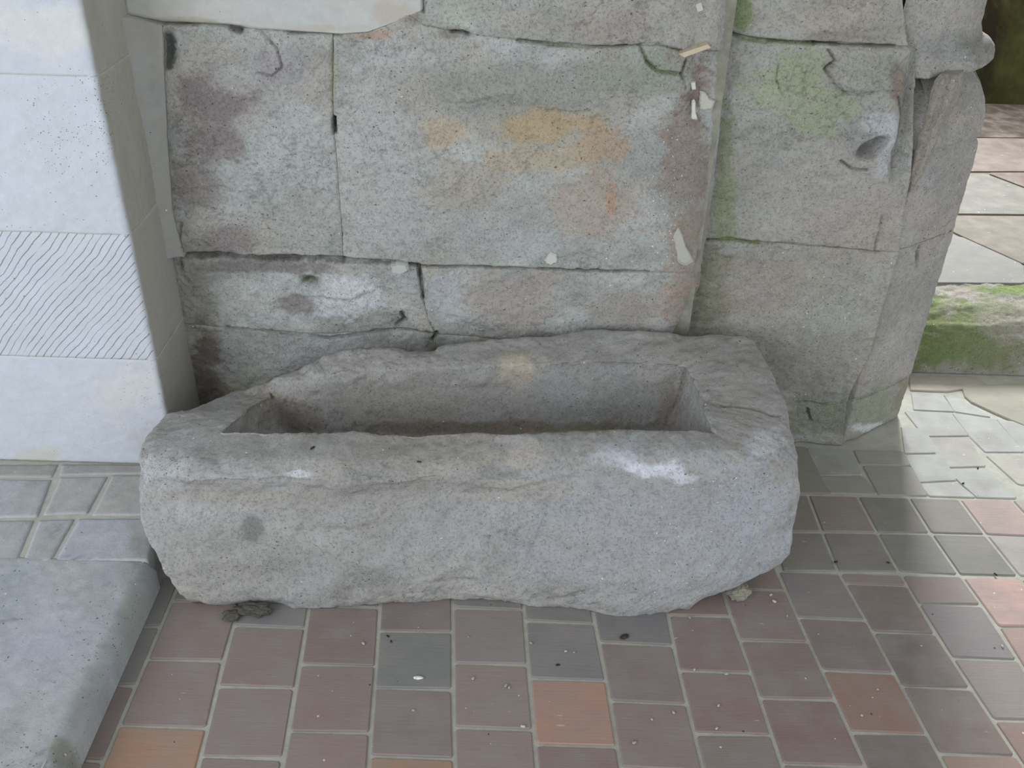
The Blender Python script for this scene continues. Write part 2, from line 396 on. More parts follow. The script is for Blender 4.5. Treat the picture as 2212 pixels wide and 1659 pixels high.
def flat_piece(name, parent, P8, thick, mat, rgb, tilt=0.0, bevel=0.0025, cut=0.003):
    """Tile or flag: corner points (n,2 in plan) at height zt -> chamfered plate of a few dozen triangles."""
    pts, zt = P8
    pts = np.asarray(pts, float); n = len(pts); out = []
    for i in range(n):                                           # knock the corners off
        a, b, c = pts[i - 1], pts[i], pts[(i + 1) % n]
        k = cut * (0.6 + 0.9 * rng.random())
        out.append(b + (a - b) / np.linalg.norm(a - b) * k); out.append(b + (c - b) / np.linalg.norm(c - b) * k)
    out = np.array(out); ce = out.mean(0); m = len(out)
    inn = out + (ce - out) / np.linalg.norm(ce - out, axis=1)[:, None] * bevel * 1.3
    tx, ty = (rng.random() - .5) * tilt, (rng.random() - .5) * tilt
    zz = lambda q: zt + (q[:, 0] - ce[0]) * tx + (q[:, 1] - ce[1]) * ty
    V = np.concatenate([np.c_[inn, zz(inn)], np.c_[out, zz(out) - bevel], np.c_[out, np.full(m, zt - thick)]])
    F = [list(range(m))]
    for i in range(m):
        j = (i + 1) % m
        F += [[i, m + i, m + j, j], [m + i, 2 * m + i, 2 * m + j, m + j]]
    area = sum(out[i][0] * out[(i + 1) % m][1] - out[(i + 1) % m][0] * out[i][1] for i in range(m))
    if area < 0: F = [f[::-1] for f in F]
    o = mesh_obj(name, V, F, mat, parent, smooth=False)
    g_ = sum(rgb) / 3.0; rgb = [g_ + (v - g_) * 0.78 for v in rgb]
    o.color = (*lin(rgb, 0.70), 1)
    return o

# ------------------------------------------------------------------ floor with its tiles
floor = struct(box('floor', (-2.6, -1.6, -0.08), (3.2, 2.70, -0.0035), M_GROUT))
JL = [  # joints between the tile columns, as seen (pixels), near to far
    [(218, 1659), (239, 1605), (290, 1488), (354, 1336)], [(426, 1659), (455, 1548), (482, 1427), (499, 1366), (516, 1310)],
    [(608, 1659), (623, 1585), (637, 1491), (654, 1403), (665, 1326), (670, 1290)], [(796, 1659), (805, 1509), (814, 1426), (819, 1324), (823, 1290)],
    [(983, 1659), (978, 1534), (979, 1425), (978, 1335), (977, 1290)], [(1160, 1659), (1148, 1516), (1139, 1418), (1132, 1317), (1129, 1290)],
    [(1341, 1659), (1317, 1509), (1302, 1425), (1286, 1350), (1275, 1290)], [(1519, 1659), (1484, 1518), (1461, 1426), (1449, 1357), (1436, 1290)],
    [(1692, 1659), (1657, 1557), (1619, 1437), (1580, 1334), (1550, 1240)], [(1873, 1659), (1802, 1505), (1734, 1358), (1682, 1238)],
    [(2044, 1659), (1945, 1477), (1873, 1342), (1812, 1236)], [(2216, 1659), (2151, 1564), (2096, 1481), (2020, 1366), (1947, 1242)],
    [(2345, 1659), (2212, 1443), (2159, 1358), (2078, 1246)], [(2480, 1659), (2330, 1440), (2204, 1248)]]
ZP = ('Z', 0.0)
JW = [np.array([unproj(x, y, ZP)[:2] for x, y in j]) for j in JL]
JX = []
for w in JW:
    o = np.argsort(w[:, 1]); w = w[o]
    sl = np.polyfit(w[:, 1], w[:, 0], 1)
    JX.append((w, sl))
def jx(i, y):
    if i < 0:
        return JX0(y) + (i + 1) * 0.165 if i < -1 else JX0(y)
    w, sl = JX[i]
    if y < w[0, 1]: return w[0, 0] + sl[0] * (y - w[0, 1])
    if y > w[-1, 1]: return w[-1, 0] + sl[0] * (y - w[-1, 1])
    return np.interp(y, w[:, 1], w[:, 0])
JX0 = lambda y: -0.835
RB, GR, OR = (127, 108, 104), (116, 114, 112), (158, 119, 104)
ROWS = [  # per column: joints (pixel y, measured at mid column), colours from far to near
    ([1353, 1480, 1642], [GR, GR, RB, RB]), ([1300, 1426, 1570], [GR, RB, RB, (156, 118, 95)]),
    ([1354, 1484, 1636], [(112, 110, 112), RB, (125, 109, 107), RB]), ([1310, 1437, 1582], [GR, (122, 104, 101), RB, RB]),
    ([1364, 1488, 1636], [(120, 107, 105), (110, 112, 111), (124, 109, 108), (150, 116, 94)]), ([1315, 1434, 1574], [GR, (124, 112, 113), (132, 115, 110), (130, 112, 107)]),
    ([1344, 1468, 1611], [GR, (120, 116, 118), OR, (128, 109, 104)]), ([1391, 1518], [(114, 111, 113), (126, 110, 110), (129, 110, 105)]),
    ([1330, 1451, 1586], [RB, (127, 108, 106), (128, 106, 102), (118, 106, 102)]), ([1274, 1385, 1510, 1653], [RB, (122, 104, 102), (126, 107, 103), (126, 103, 99), RB]),
    ([1236, 1337, 1451, 1584], [GR, (120, 112, 114), (120, 105, 105), (138, 106, 96), (117, 105, 101)]), ([1240, 1263, 1367, 1485, 1630], [GR, RB, (116, 102, 100), (112, 101, 98), (120, 105, 99), (140, 112, 100)]),
    ([1243, 1305, 1423, 1556], [GR, (128, 112, 107), (118, 113, 114), (128, 117, 113), (135, 112, 104)]), ([1247, 1354, 1450, 1560], [GR, (172, 138, 131), (150, 124, 117), (138, 118, 112), RB])]
HALF = 0.0045
yR2 = lambda x: 1235 + (x - 1700) * 0.024
for c, (rows, cols) in enumerate(ROWS):
    def yw(v):
        # world y of a pixel row at the middle of this column
        x = 1000.0
        for _ in range(6):
            p = unproj(x, v, ZP); xm = 0.5 * (jx(c - 1, p[1]) + jx(c, p[1]))
            x += (xm - p[0]) * 900
        return unproj(x, v, ZP)[1]
    ys = [yw(v) for v in rows]
    if c >= 10: ys = ys[:]; cl = cols[1:]
    else:
        cl = cols[:]; top = ys[0]
        ys = [top + 0.160 * k for k in range(4 if c < 9 else 1, 0, -1) if top + 0.160 * k < 2.3] + ys
        cl = [GR if rng.random() < .4 else RB for _ in range(len(ys) - len(rows) - 1)] + cl if len(ys) > len(rows) else cl[1:]
    last = ys[-1]
    for k in range(1, 6):
        ys.append(last - 0.158 * k); cl.append(rng.choice([RB, RB, GR, (132, 112, 106)]))
    for k in range(len(ys) - 1):
        ya, yb = ys[k] - HALF * .8, ys[k + 1] + HALF * .8
        if c == 0: xa = lambda y: -0.815
        else: xa = lambda y: jx(c - 1, y) + HALF
        xb = lambda y: jx(c, y) - HALF
        sk = (rng.random() - .5) * 0.004
        ccol = np.array(cl[k % len(cl)] if k < len(cl) else RB) + np.array([rng.uniform(-4, 4)] * 3)
        flat_piece('tile', floor, ([(xa(ya), ya + sk), (xb(ya), ya - sk), (xb(yb), yb - sk), (xa(yb), yb + sk)], 0.0 + rng.uniform(-.0006, .0008)), 0.03, M_TILE, ccol, 0.008)
# two stack-bonded rows and the rows of tiles right of the frame
CL = [[(1640, 1067), (1665, 1148), (1690, 1235)], [(1745, 1068), (1776, 1149), (1811, 1235)], [(1852, 1071), (1895, 1151), (1943, 1236)],
      [(1962, 1074), (2011, 1152), (2073, 1242)], [(2071, 1076), (2130, 1155), (2202, 1245)], [(2184, 1078), (2258, 1160), (2340, 1250)],
      [(2300, 1081), (2385, 1164), (2480, 1255)]]
RC = [[(120, 112, 105), (122, 110, 106), (116, 113, 108), (116, 112, 107), (158, 136, 131), (152, 140, 138)], [(113, 109, 105), (112, 107, 104), (114, 112, 109), (116, 114, 108), (150, 143, 139), (150, 132, 127)]]
def quad_px(name, parent, q, z, mat, rgb, gap=0.0045, thick=0.03, tilt=0.006, cut=0.003):
    P = np.array([unproj(x, y, ('Z', z))[:2] for x, y in q]); ce = P.mean(0)
    d = ce - P; P = P + d / np.linalg.norm(d, axis=1)[:, None] * gap * 1.3
    return flat_piece(name, parent, (P, z), thick, mat, rgb, tilt, cut=cut)
for r in range(2):
    for k in range(6):
        quad_px('tile', floor, [CL[k][r], CL[k + 1][r], CL[k + 1][r + 1], CL[k][r + 1]], 0.0, M_TILE, np.array(RC[r][k]) + rng.uniform(-4, 4))
FG, FB = (150, 152, 150), (140, 138, 132)
FLAGS = [([(1745, 968), (1842, 974), (1861, 1025), (1763, 1026)], FG), ([(1768, 1030), (1864, 1029), (1895, 1066), (1795, 1064)], FB),
         ([(1640, 960), (1742, 966), (1790, 1064), (1660, 1063)], (130, 126, 118)),
         ([(1846, 972), (1950, 975), (1966, 1004), (1860, 1002)], (140, 137, 132)), ([(1866, 1007), (1970, 1009), (2003, 1069), (1899, 1067)], (138, 135, 131)),
         ([(1948, 922), (1996, 926), (2030, 977), (1955, 978)], FG), ([(1957, 984), (2034, 981), (2066, 1036), (1985, 1040)], FG),
         ([(1988, 1046), (2068, 1042), (2106, 1073), (2008, 1070)], (154, 156, 152)),
         ([(2000, 946), (2093, 946), (2128, 1006), (2040, 1008)], (152, 151, 145)), ([(2043, 1013), (2130, 1011), (2196, 1075), (2110, 1073)], FG),
         ([(1955, 888), (2055, 893), (2092, 940), (1997, 941)], FG), ([(2058, 893), (2150, 905), (2212, 975), (2128, 975), (2096, 942)], FG),
         ([(2132, 984), (2216, 984), (2290, 1050), (2200, 1045)], (158, 155, 148)), ([(2153, 905), (2250, 920), (2330, 985), (2216, 980)], FG),
         ([(1970, 848), (2035, 852), (2060, 888), (1975, 884)], FG), ([(2040, 852), (2080, 866), (2140, 900), (2062, 888)], FG)]
for q, c in FLAGS: quad_px('flagstone', floor, q, 0.0, M_FLAG, np.array(c) + rng.uniform(-3, 3), -0.003, cut=0.004)
quad_px('flagstone', floor, [(1962, 812), (2110, 814), (2140, 832), (2045, 846), (1965, 842)], 0.002, M_FLAG, (150, 143, 134), 0.002)
quad_px('worn_slab', floor, [(2075, 832), (2330, 822), (2420, 935), (2235, 928), (2165, 900), (2085, 862)], 0.003, M_FLAG, (140, 136, 122), 0.002, cut=0.02)
# paving that runs on to the right of the view
def quad_w(name, x0, x1, x2, x3, ya, yb, mat, rgb):               # far edge x0..x1 at ya, near edge x3..x2 at yb
    g = 0.004
    flat_piece(name, floor, ([(x0 + g, ya - g), (x1 - g, ya - g), (x2 - g, yb + g), (x3 + g, yb + g)], 0.0), 0.03, mat, np.array(rgb) + rng.uniform(-5, 5), 0.004)
CW = [unproj(x, y, ZP) for x, y in CL[-1]]
for r in range(2):
    for k in range(7):
        d0, d1 = 0.165 * k, 0.165 * (k + 1)
        quad_w('tile', CW[r][0] + d0, CW[r][0] + d1, CW[r + 1][0] + d1, CW[r + 1][0] + d0, CW[r][1], CW[r + 1][1], M_TILE, rng.choice([(150, 140, 138), (150, 132, 127), (148, 142, 139)]))
for k in range(8):
    y = CW[2][1] - 0.003 - (0.06 if k % 2 else 0.0)
    if k % 2: quad_w('tile', jx(13, y) + .165 * k, jx(13, y) + .165 * (k + 1), jx(13, y) + .165 * (k + 1), jx(13, y) + .165 * k, CW[2][1] - .003, y, M_TILE, RB)
    while y > 0.5:
        xa, xb = jx(13, y) + .165 * k, jx(13, y - .158) + .165 * k
        quad_w('tile', xa, xa + .165, xb + .165, xb, y, y - .158, M_TILE, rng.choice([RB, RB, GR, (140, 118, 110)])); y -= .158
FV = np.array([unproj(x, y, ZP)[:2] for q in [f[0] for f in FLAGS] + [[(2075, 832), (2330, 822), (2420, 935), (2235, 928)]] for x, y in q])
yb = CW[0][1] + .006
while yb < 2.60:
    ya = min(yb + .165, 2.662); m = (FV[:, 1] > yb - .06) & (FV[:, 1] < ya + .06)
    x = (FV[m, 0].max() if m.any() else 1.6) + .006
    while x < 3.0:
        wd = rng.uniform(.17, .26); quad_w('flagstone', x, x + wd, x + wd, x, ya, yb, M_FLAG, FG); x += wd
    yb = ya

# ------------------------------------------------------------------ central stretch of wall
YB = 2.175
PB = ('Y', YB, 0.0)
wall_back = struct(box('wall_back', (-1.4, YB + 0.045, 0.0), (0.47, 2.85, 2.7), M_CORE))
st_wall = [
    (600, 330, 150, 130, (168, 172, 169), .8), (480, 210, 110, 75, (126, 114, 112), .9), (470, 300, 85, 50, (132, 120, 117), .8), (415, 400, 60, 60, (136, 127, 122), .8),
    (600, 150, 75, 45, (150, 146, 150), .8), (505, 170, 60, 40, (168, 168, 162), .7), (500, 520, 60, 40, (134, 126, 122), .8), (650, 480, 90, 60, (160, 160, 152), .6), (363, 105, 20, 42, (66, 70, 62), .9),  # last entry puts the shade of the corner crevice into the colour
    (820, 350, 110, 210, (172, 171, 167), .8), (1000, 500, 250, 50, (166, 165, 163), .5), (1130, 190, 260, 65, (143, 143, 134), .85), (1400, 170, 120, 70, (140, 146, 128), .8), (850, 110, 90, 45, (172, 172, 168), .7),
    (1180, 275, 125, 42, (172, 150, 112), .9), (1290, 315, 60, 40, (170, 140, 108), .7), (955, 285, 50, 40, (178, 160, 130), .8), (1180, 345, 130, 40, (174, 156, 126), .7), (1280, 440, 110, 75, (165, 148, 133), .75), (1000, 390, 90, 60, (166, 154, 138), .6),
    (1320, 430, 14, 40, (170, 130, 95), .6), (1480, 340, 55, 210, (136, 120, 108), .85), (1480, 540, 50, 120, (154, 136, 122), .7), (1515, 200, 32, 75, (124, 104, 90), .85),
    (1330, 70, 100, 45, (150, 139, 130), .7), (1000, 25, 60, 40, (165, 170, 152), .7), (980, 70, 35, 15, (118, 116, 110), .8), (1180, 40, 60, 50, (150, 147, 136), .6),
    (1090, 640, 120, 60, (162, 148, 138), .7), (1350, 670, 110, 40, (152, 142, 132), .7), (960, 630, 40, 50, (172, 174, 178), .7), (1460, 650, 45, 70, (160, 140, 126), .8),
    (745, 640, 85, 45, (190, 193, 196), .85), (640, 655, 40, 24, (136, 126, 122), .9), (668, 606, 22, 14, (98, 104, 82), .95), (425, 660, 45, 110, (140, 134, 120), .7), (850, 690, 40, 25, (140, 140, 130), .6),
    (560, 575, 190, 16, (120, 112, 108), .8), (445, 800, 42, 110, (108, 96, 82), .85), (700, 765, 150, 45, (162, 165, 168), .6), (560, 830, 80, 60, (150, 152, 142), .6), (500, 860, 30, 30, (116, 102, 70), .7), (935, 745, 20, 30, (110, 112, 96), .7),
    (800, 75, 50, 12, (168, 140, 112), .7), (890, 30, 22, 30, (138, 128, 116), .8), (720, 180, 8, 80, (160, 156, 128), .6)]
DK, MS = (60, 58, 48), (104, 118, 58)
ln_wall = [([(300, 44), (360, 48), (440, 51), (500, 55), (545, 60), (640, 68), (735, 74)], 6, .014, (78, 66, 50), .9),
    ([(398, 553), (470, 549), (560, 557), (620, 555), (690, 556), (740, 561)], 10, .020, (64, 58, 54), .95), ([(742, 562), (800, 565), (850, 567), (905, 574)], 7, .018, DK, .8),
    ([(905, 575), (909, 600), (913, 645)], 6, .022, DK, .85), ([(912, 577), (1060, 578), (1200, 583), (1400, 588)], 4.5, .014, (84, 82, 62), .8),
    ([(1118, 84), (1190, 95), (1300, 98), (1350, 97)], 6, .014, (92, 100, 54), .9), ([(1380, 97), (1395, 128), (1420, 150), (1470, 160)], 6, .014, (96, 108, 56), .9), ([(1345, 97), (1420, 94), (1470, 108)], 4, .010, (100, 102, 70), .7),
    ([(718, 85), (719, 200), (721, 262)], 4, .005, (150, 144, 112), .6), ([(721, 255), (723, 285)], 7, .030, (48, 46, 34), .95),
    ([(490, 708), (560, 716), (640, 722), (720, 728), (780, 720), (870, 712), (945, 722)], 5, .010, (98, 98, 84), .8), ([(560, 66), (600, 106), (612, 142), (590, 160), (556, 152)], 3.5, .007, (100, 92, 82), .7),
    ([(500, 58), (520, 66)], 11, .022, (60, 50, 42), .9), ([(392, 480), (385, 545), (392, 580)], 5, .008, (110, 108, 92), .7), ([(935, 735), (945, 718)], 5, .012, DK, .8),
    ([(855, 705), (875, 690), (868, 676)], 6, .014, (84, 86, 76), .8), ([(975, 66), (1000, 66), (1012, 72)], 6, .016, (64, 60, 54), .9), ([(1482, 130), (1470, 160), (1480, 190)], 5, .012, (90, 84, 72), .7),
    ([(913, 0), (914, 24)], 6, .016, (86, 80, 66), .8), ([(640, 640), (700, 640), (760, 645), (800, 630)], 3.5, .005, (120, 120, 110), .5),
    ([(960, 218), (1010, 222), (1060, 210)], 4, .006, (120, 112, 96), .5), ([(1180, 236), (1240, 244), (1275, 238)], 4, .006, (120, 112, 96), .5)]
pk_wall = dict(base=(150, 151, 144), light=(171, 173, 168), warm=(161, 155, 146), stains=st_wall, lines=ln_wall, speck=.012, pit=.07,
               specks=[(1440, 420, 60, 160, .5), (1150, 230, 120, 60, .10), (800, 620, 90, 40, .1), (1450, 540, 60, 60, .25)],
               pits=[(760, 650, 110, 50, .22), (860, 690, 50, 30, .4), (520, 500, 100, 50, .15), (620, 500, 100, 60, .12)])
pk_plast = dict(veins=0, base=(178, 177, 172), light=(184, 184, 179), warm=(174, 170, 161), stains=[(700, 62, 90, 12, (170, 160, 140), .6), (850, 30, 40, 30, (172, 160, 142), .7), (400, 46, 80, 10, (150, 140, 120), .6)], lines=[], mottled=.6, speck=.004, pit=.01)
def wall_macro(px, py, P):
    m = 0.013 * np.exp(-((px - 745) / 75) ** 2 - ((py - 645) / 42) ** 2) - 0.028 * np.exp(-((px - 670) / 16) ** 2 - ((py - 610) / 11) ** 2)
    m += 0.010 * sstep(py + 8 * np.sin(px / 40), 245, 205) * sstep(px, 900, 1000) * sstep(1520 - px, 0, 60)    # thicker old plaster above the bare stone
    m -= 0.020 * np.exp(-((px - 1512) / 26) ** 4 - ((py - 195) / 68) ** 4)                                      # broken-out pocket in the corner
    m -= 0.020 * np.exp(-((px - 1512) / 30) ** 2 - ((py - 20) / 30) ** 2)
    m += 0.010 * np.exp(-((px - 865) / 16) ** 2 - ((py - 577) / 10) ** 2)
    m -= 0.020 * np.exp(-((px - 365) / 16) ** 2 - ((py - 105) / 38) ** 2) + 0.012 * np.exp(-((px - 865) / 22) ** 2 - ((py - 695) / 14) ** 2)
    m += 0.012 * np.exp(-((px - 890) / 30) ** 2 - ((py - 640) / 60) ** 2) * 0
    return m
kw = dict(plane=PB, mat=M_STONE, pk=pk_wall, macro=wall_macro)
XT = 1.62                                                         # height to which the blocks above the view are built
stone('stone_block', wall_back, [('w', -.872, XT), ('w', .03, XT)], [('w', .03, XT), (913, 0), (913, 22), (880, 30)], [('w', -.872, 1.162), (345, 47), (430, 51), (500, 55), (560, 64), (735, 75), (790, 71), (835, 54), (880, 30)],
      [('w', -.872, XT), ('w', -.872, 1.162)], PB, M_WHITE, pk_plast, amp=.0025, edge=.010, ew=.008, mort=.2, seed=11)
stone('stone_block', wall_back, [('w', .03, XT), ('w', .455, XT)], [('w', .455, XT), (1577, 0), (1571, 110)], [(880, 30), (917, 55), (985, 66), (1125, 86), (1300, 98), (1420, 96), (1480, 110), (1571, 110)],
      [('w', .03, XT), (913, 0), (913, 22), (880, 30)], seed=12, roundright=(.055, .10), edges_free=('r',), mort=.3, **kw)
stone('plaster_fillet', wall_back, [('w', -.872, 1.162), (350, 56)], [(350, 56), (352, 130), (362, 300), (372, 450), (398, 553)], [('w', -.872, .585), (398, 553)], [('w', -.872, 1.162), ('w', -.872, .585)],
      PB, M_WHITE, dict(base=(155, 153, 146), light=(160, 159, 154), warm=(154, 149, 140), stains=[], lines=[], mottled=.5, speck=.004, pit=.01, veins=0), amp=.002, edge=.0, mort=.0, seed=13, macro=lambda px, py, P: .035 * np.exp(-(P[:, 0] + .872) / .018))
stone('stone_block', wall_back, [(350, 56), (430, 51), (500, 55), (560, 64), (718, 74)], [(718, 74), (720, 270), (734, 430), (742, 561)], [(398, 553), (470, 549), (560, 557), (690, 556), (742, 561)],
      [(350, 56), (352, 130), (362, 300), (372, 450), (398, 553)], seed=14, amp=.012, bulge=.008, mort=.45, **{k: v for k, v in kw.items()})
stone('stone_block', wall_back, [(718, 74), (735, 75), (790, 71), (835, 54), (880, 30), (917, 55), (985, 66), (1125, 86), (1300, 98), (1420, 96), (1480, 110), (1571, 110)], [(1571, 110), (1553, 300), (1530, 500), (1514, 590)],
      [(742, 561), (800, 565), (905, 574), (912, 577), (1060, 578), (1200, 583), (1400, 588), (1514, 590)], [(718, 74), (720, 270), (734, 430), (742, 561)], seed=15, amp=.006, roundright=(.085, .115), edges_free=('r',), mort=.3, **kw)
stone('stone_block', wall_back, [('w', -.872, .585), (398, 553), (470, 549), (560, 557), (690, 556), (742, 561), (800, 565), (905, 574)], [(905, 574), (911, 640), (925, 690), (940, 722)], [('w', -.872, .385), (490, 708), (640, 720), (770, 720), (870, 712), (940, 722)],
      [('w', -.872, .585), ('w', -.872, .385)], seed=16, amp=.013, mort=.4, **kw)
stone('stone_block', wall_back, [(905, 574), (912, 577), (1060, 578), (1200, 583), (1400, 588), (1514, 590)], [(1514, 590), (1500, 640), (1478, 700), (1450, 745)], [(940, 722), (1100, 735), (1300, 745), (1450, 745)],
      [(905, 574), (911, 640), (925, 690), (940, 722)], seed=17, amp=.010, roundright=(.08, .11), edges_free=('r',), mort=.3, **kw)
stone('stone_block', wall_back, [('w', -.872, .385), (490, 708), (640, 720), (770, 720), (870, 712), (940, 722)], [(940, 722), ('w', -.19, .0)], [('w', -.872, .0), ('w', -.19, 0.)], [('w', -.872, .385), ('w', -.872, .0)], seed=18, amp=.012, mort=.4, **kw)
stone('stone_block', wall_back, [(940, 722), (1100, 735), (1300, 745), (1450, 745)], [(1450, 745), ('w', .40, .0)], [('w', -.19, .0), ('w', .40, 0.)], [(940, 722), ('w', -.19, .0)], seed=19, amp=.010, mort=.4, **kw)

# patches that stick to the face: lime flakes on the worn corner and a lump of mortar in the joint
def blob_patch(name, parent, pts, Y, thick, mat, rgb, seed, plane=None):
    pl = plane or ('Y', Y, 0.0)
    P = resample([unproj(x, y, pl) for x, y in pts + [pts[0]]], 25)[:-1]
    ce = P.mean(0); n = len(P)
    jit = 1 + 0.10 * np.array([rng.uniform(-1, 1) for _ in range(n)])
    P = ce + (P - ce) * jit[:, None]
    nrm = np.array([0, -1, 0]) if pl[0] == 'Y' else np.array([0, 0, 1])
    V = [ce + nrm * thick * 1.05] + list(ce + (P - ce) * 0.8 + nrm * thick) + list(P + nrm * thick * 0.3) + list(P - nrm * 0.012)
    F = [[0, 1 + i, 1 + (i + 1) % n] for i in range(n)]
    for a in (0, 1):
        for i in range(n):
            j = (i + 1) % n; F.append([1 + a * n + i, 1 + (a + 1) * n + i, 1 + (a + 1) * n + j, 1 + a * n + j])
    V = np.array(V); C = np.concatenate([np.tile(lin(rgb), (len(V), 1)), np.full((len(V), 1), .02)], 1)
    return mesh_obj(name, V, F, mat, parent, C, np.full(len(V), .03), smooth=False)
yF = YB + 0.012
blob_patch('lime_flake', wall_back, [(1462, 482), (1472, 500), (1482, 535), (1498, 560), (1492, 572), (1465, 570), (1460, 545), (1452, 510)], YB + .006, .006, M_WHITE, (166, 166, 158), 1)
blob_patch('lime_flake', wall_back, [(1512, 198), (1524, 198), (1532, 212), (1544, 216), (1542, 232), (1525, 238), (1508, 236)], YB + .035, .006, M_WHITE, (176, 175, 166), 2)
blob_patch('lime_flake', wall_back, [(1491, 176), (1502, 176), (1503, 192), (1494, 195)], YB + .018, .006, M_WHITE, (196, 195, 188), 3)
blob_patch('lime_flake', wall_back, [(1494, 214), (1502, 216), (1502, 240), (1507, 260), (1492, 260)], YB + .018, .006, M_WHITE, (196, 195, 188), 4)
blob_patch('lime_flake', wall_back, [(1175, 562), (1188, 545), (1203, 548), (1204, 566), (1185, 572)], YB - .002, .007, M_WHITE, (186, 186, 182), 5)
blob_patch('mortar_lump', wall_back, [(845, 570), (860, 566), (880, 568), (884, 582), (868, 590), (846, 586)], YB - .006, .012, M_WHITE, (172, 174, 172), 6)
blob_patch('lime_flake', wall_back, [(1500, 8), (1515, 2), (1520, 22), (1506, 28)], YB + .02, .006, M_WHITE, (180, 180, 176), 7)

# ------------------------------------------------------------------ right-hand pier: set-back face, chamfer and moulded base
wall_right = struct(box('wall_right', (0.40, 2.46, 0.0), (1.06, 2.85, 2.7), M_CORE))
PR = ('Y', 2.305, -0.066)
GN = (106, 122, 60)
st_r = [(1700, 180, 110, 75, (148, 158, 124), .8), (1790, 235, 90, 55, (146, 156, 124), .8), (1565, 380, 28, 170, (126, 134, 96), .8), (1535, 640, 55, 110, (116, 116, 92), .8), (1600, 30, 25, 60, (122, 136, 84), .8),
    (1850, 480, 110, 80, (163, 150, 139), .7), (1780, 430, 160, 90, (158, 152, 146), .5), (1780, 905, 90, 50, (132, 137, 112), .75), (1800, 45, 130, 40, (166, 154, 140), .6), (1880, 150, 90, 45, (142, 148, 130), .7), (1900, 70, 60, 30, (138, 140, 122), .6),
    (1890, 265, 60, 32, (172, 175, 180), .8), (1925, 335, 32, 45, (172, 174, 176), .75), (1850, 300, 36, 50, (140, 140, 136), .7), (1940, 180, 22, 60, (120, 100, 88), .7), (1760, 700, 150, 120, (150, 148, 138), .5), (1640, 620, 100, 70, (152, 142, 130), .6),
    (1750, 950, 80, 10, (168, 170, 160), .6), (1820, 80, 90, 14, (128, 116, 104), .5)]
ln_r = [([(1578, 72), (1600, 82), (1640, 86), (1700, 91), (1760, 93)], 7, .016, GN, .95), ([(1760, 93), (1850, 97), (1932, 98)], 5, .016, (74, 72, 56), .9), ([(1525, 519), (1580, 518), (1640, 522)], 7, .010, GN, .95), ([(1640, 522), (1740, 530), (1900, 545)], 3.5, .005, (120, 118, 100), .6),
    ([(1790, 108), (1802, 128), (1782, 150), (1800, 180), (1826, 200)], 4, .010, (84, 80, 60), .9), ([(1682, 140), (1676, 170), (1690, 205)], 3.5, .005, (100, 120, 72), .7), ([(1892, 540), (1896, 510), (1906, 470)], 3.5, .005, (112, 104, 92), .6),
    ([(1940, 210), (1950, 250), (1945, 300), (1930, 330), (1935, 370)], 4, .010, (96, 86, 70), .8), ([(1815, 345), (1840, 362), (1870, 366)], 4.5, .010, (66, 64, 56), .9), ([(1820, 200), (1860, 204), (1885, 200)], 4, .008, (120, 108, 92), .7),
    ([(1700, 955), (1760, 960), (1815, 966)], 4, .004, (176, 178, 170), .5), ([(1740, 868), (1780, 872), (1825, 865)], 3, .004, (116, 118, 100), .5), ([(1745, 885), (1750, 910)], 5, .010, (60, 62, 48), .8)]
pk_r = dict(base=(147, 145, 135), light=(162, 161, 153), warm=(158, 150, 139), stains=st_r, lines=ln_r, speck=.02, pit=.06, specks=[(1780, 640, 120, 60, .35), (1740, 850, 70, 70, .3), (1680, 310, 60, 30, .12)], pits=[(1780, 900, 60, 40, .25)])
def right_macro(px, py, P):
    m = 0.016 * np.exp(-((px - 1885) / 62) ** 4 - ((py - 305) / 58) ** 4) - 0.070 * np.exp(-(((px - 1884 + (py - 318) * .8) / 24) ** 2 + ((py - 318) / 22) ** 2) ** 2)
    m -= 0.020 * np.exp(-((px - 1925) / 26) ** 2 - ((py - 340) / 34) ** 2)
    m -= 0.012 * np.exp(-((px - 1850) / 22) ** 2 - ((py - 315) / 34) ** 2)
    m += 0.008 * sstep(py, 200, 190) * sstep(px, 1785, 1800) * sstep(py, 100, 112)
    m -= 0.035 * np.exp(-((px - 1968 + (py - 200) * .17) / 13) ** 2) * sstep(420 - py, 0, 60) * sstep(py, 90, 120)
    m -= 0.006 * sstep(py + 5 * np.sin(px / 17), 868, 874)
    return m
kr = dict(plane=PR, mat=M_STONE, pk=pk_r, macro=right_macro)
CORN = lambda z: ('w', .975, z)
stone('stone_block', wall_right, [('w', .42, XT), ('w', .94, XT)], [('w', .94, XT), (1950, 0), (1955, 60), (1962, 100)], [(1540, 72), (1578, 72), (1640, 86), (1700, 91), (1850, 97), (1932, 98), (1962, 100)], [('w', .42, XT), (1540, 0), (1540, 72)], seed=31, amp=.008, mort=.25, edges_free=('l',), **kr)
stone('stone_block', wall_right, [(1540, 72), (1578, 72), (1640, 86), (1700, 91), (1850, 97), (1932, 98), (1962, 100), (1985, 112)], [(1985, 112), (1975, 250), (1968, 380), (1952, 460), (1943, 543)], [(1460, 516), (1525, 519), (1640, 522), (1740, 530), (1900, 545), (1943, 543)], [(1540, 72), (1500, 300), (1460, 516)], seed=32, amp=.010, mort=.15, edges_free=('l', 'r'), **kr)
stone('stone_block', wall_right, [(1460, 516), (1525, 519), (1640, 522), (1740, 530), (1900, 545), (1943, 543)], [(1943, 543), (1880, 760), (1835, 850), (1828, 880), (1820, 966)], [('w', .42, .0), (1820, 966)], [(1460, 516), ('w', .42, .0)], seed=33, amp=.009, mort=.15, edges_free=('l', 'r', 'b'), **kr)

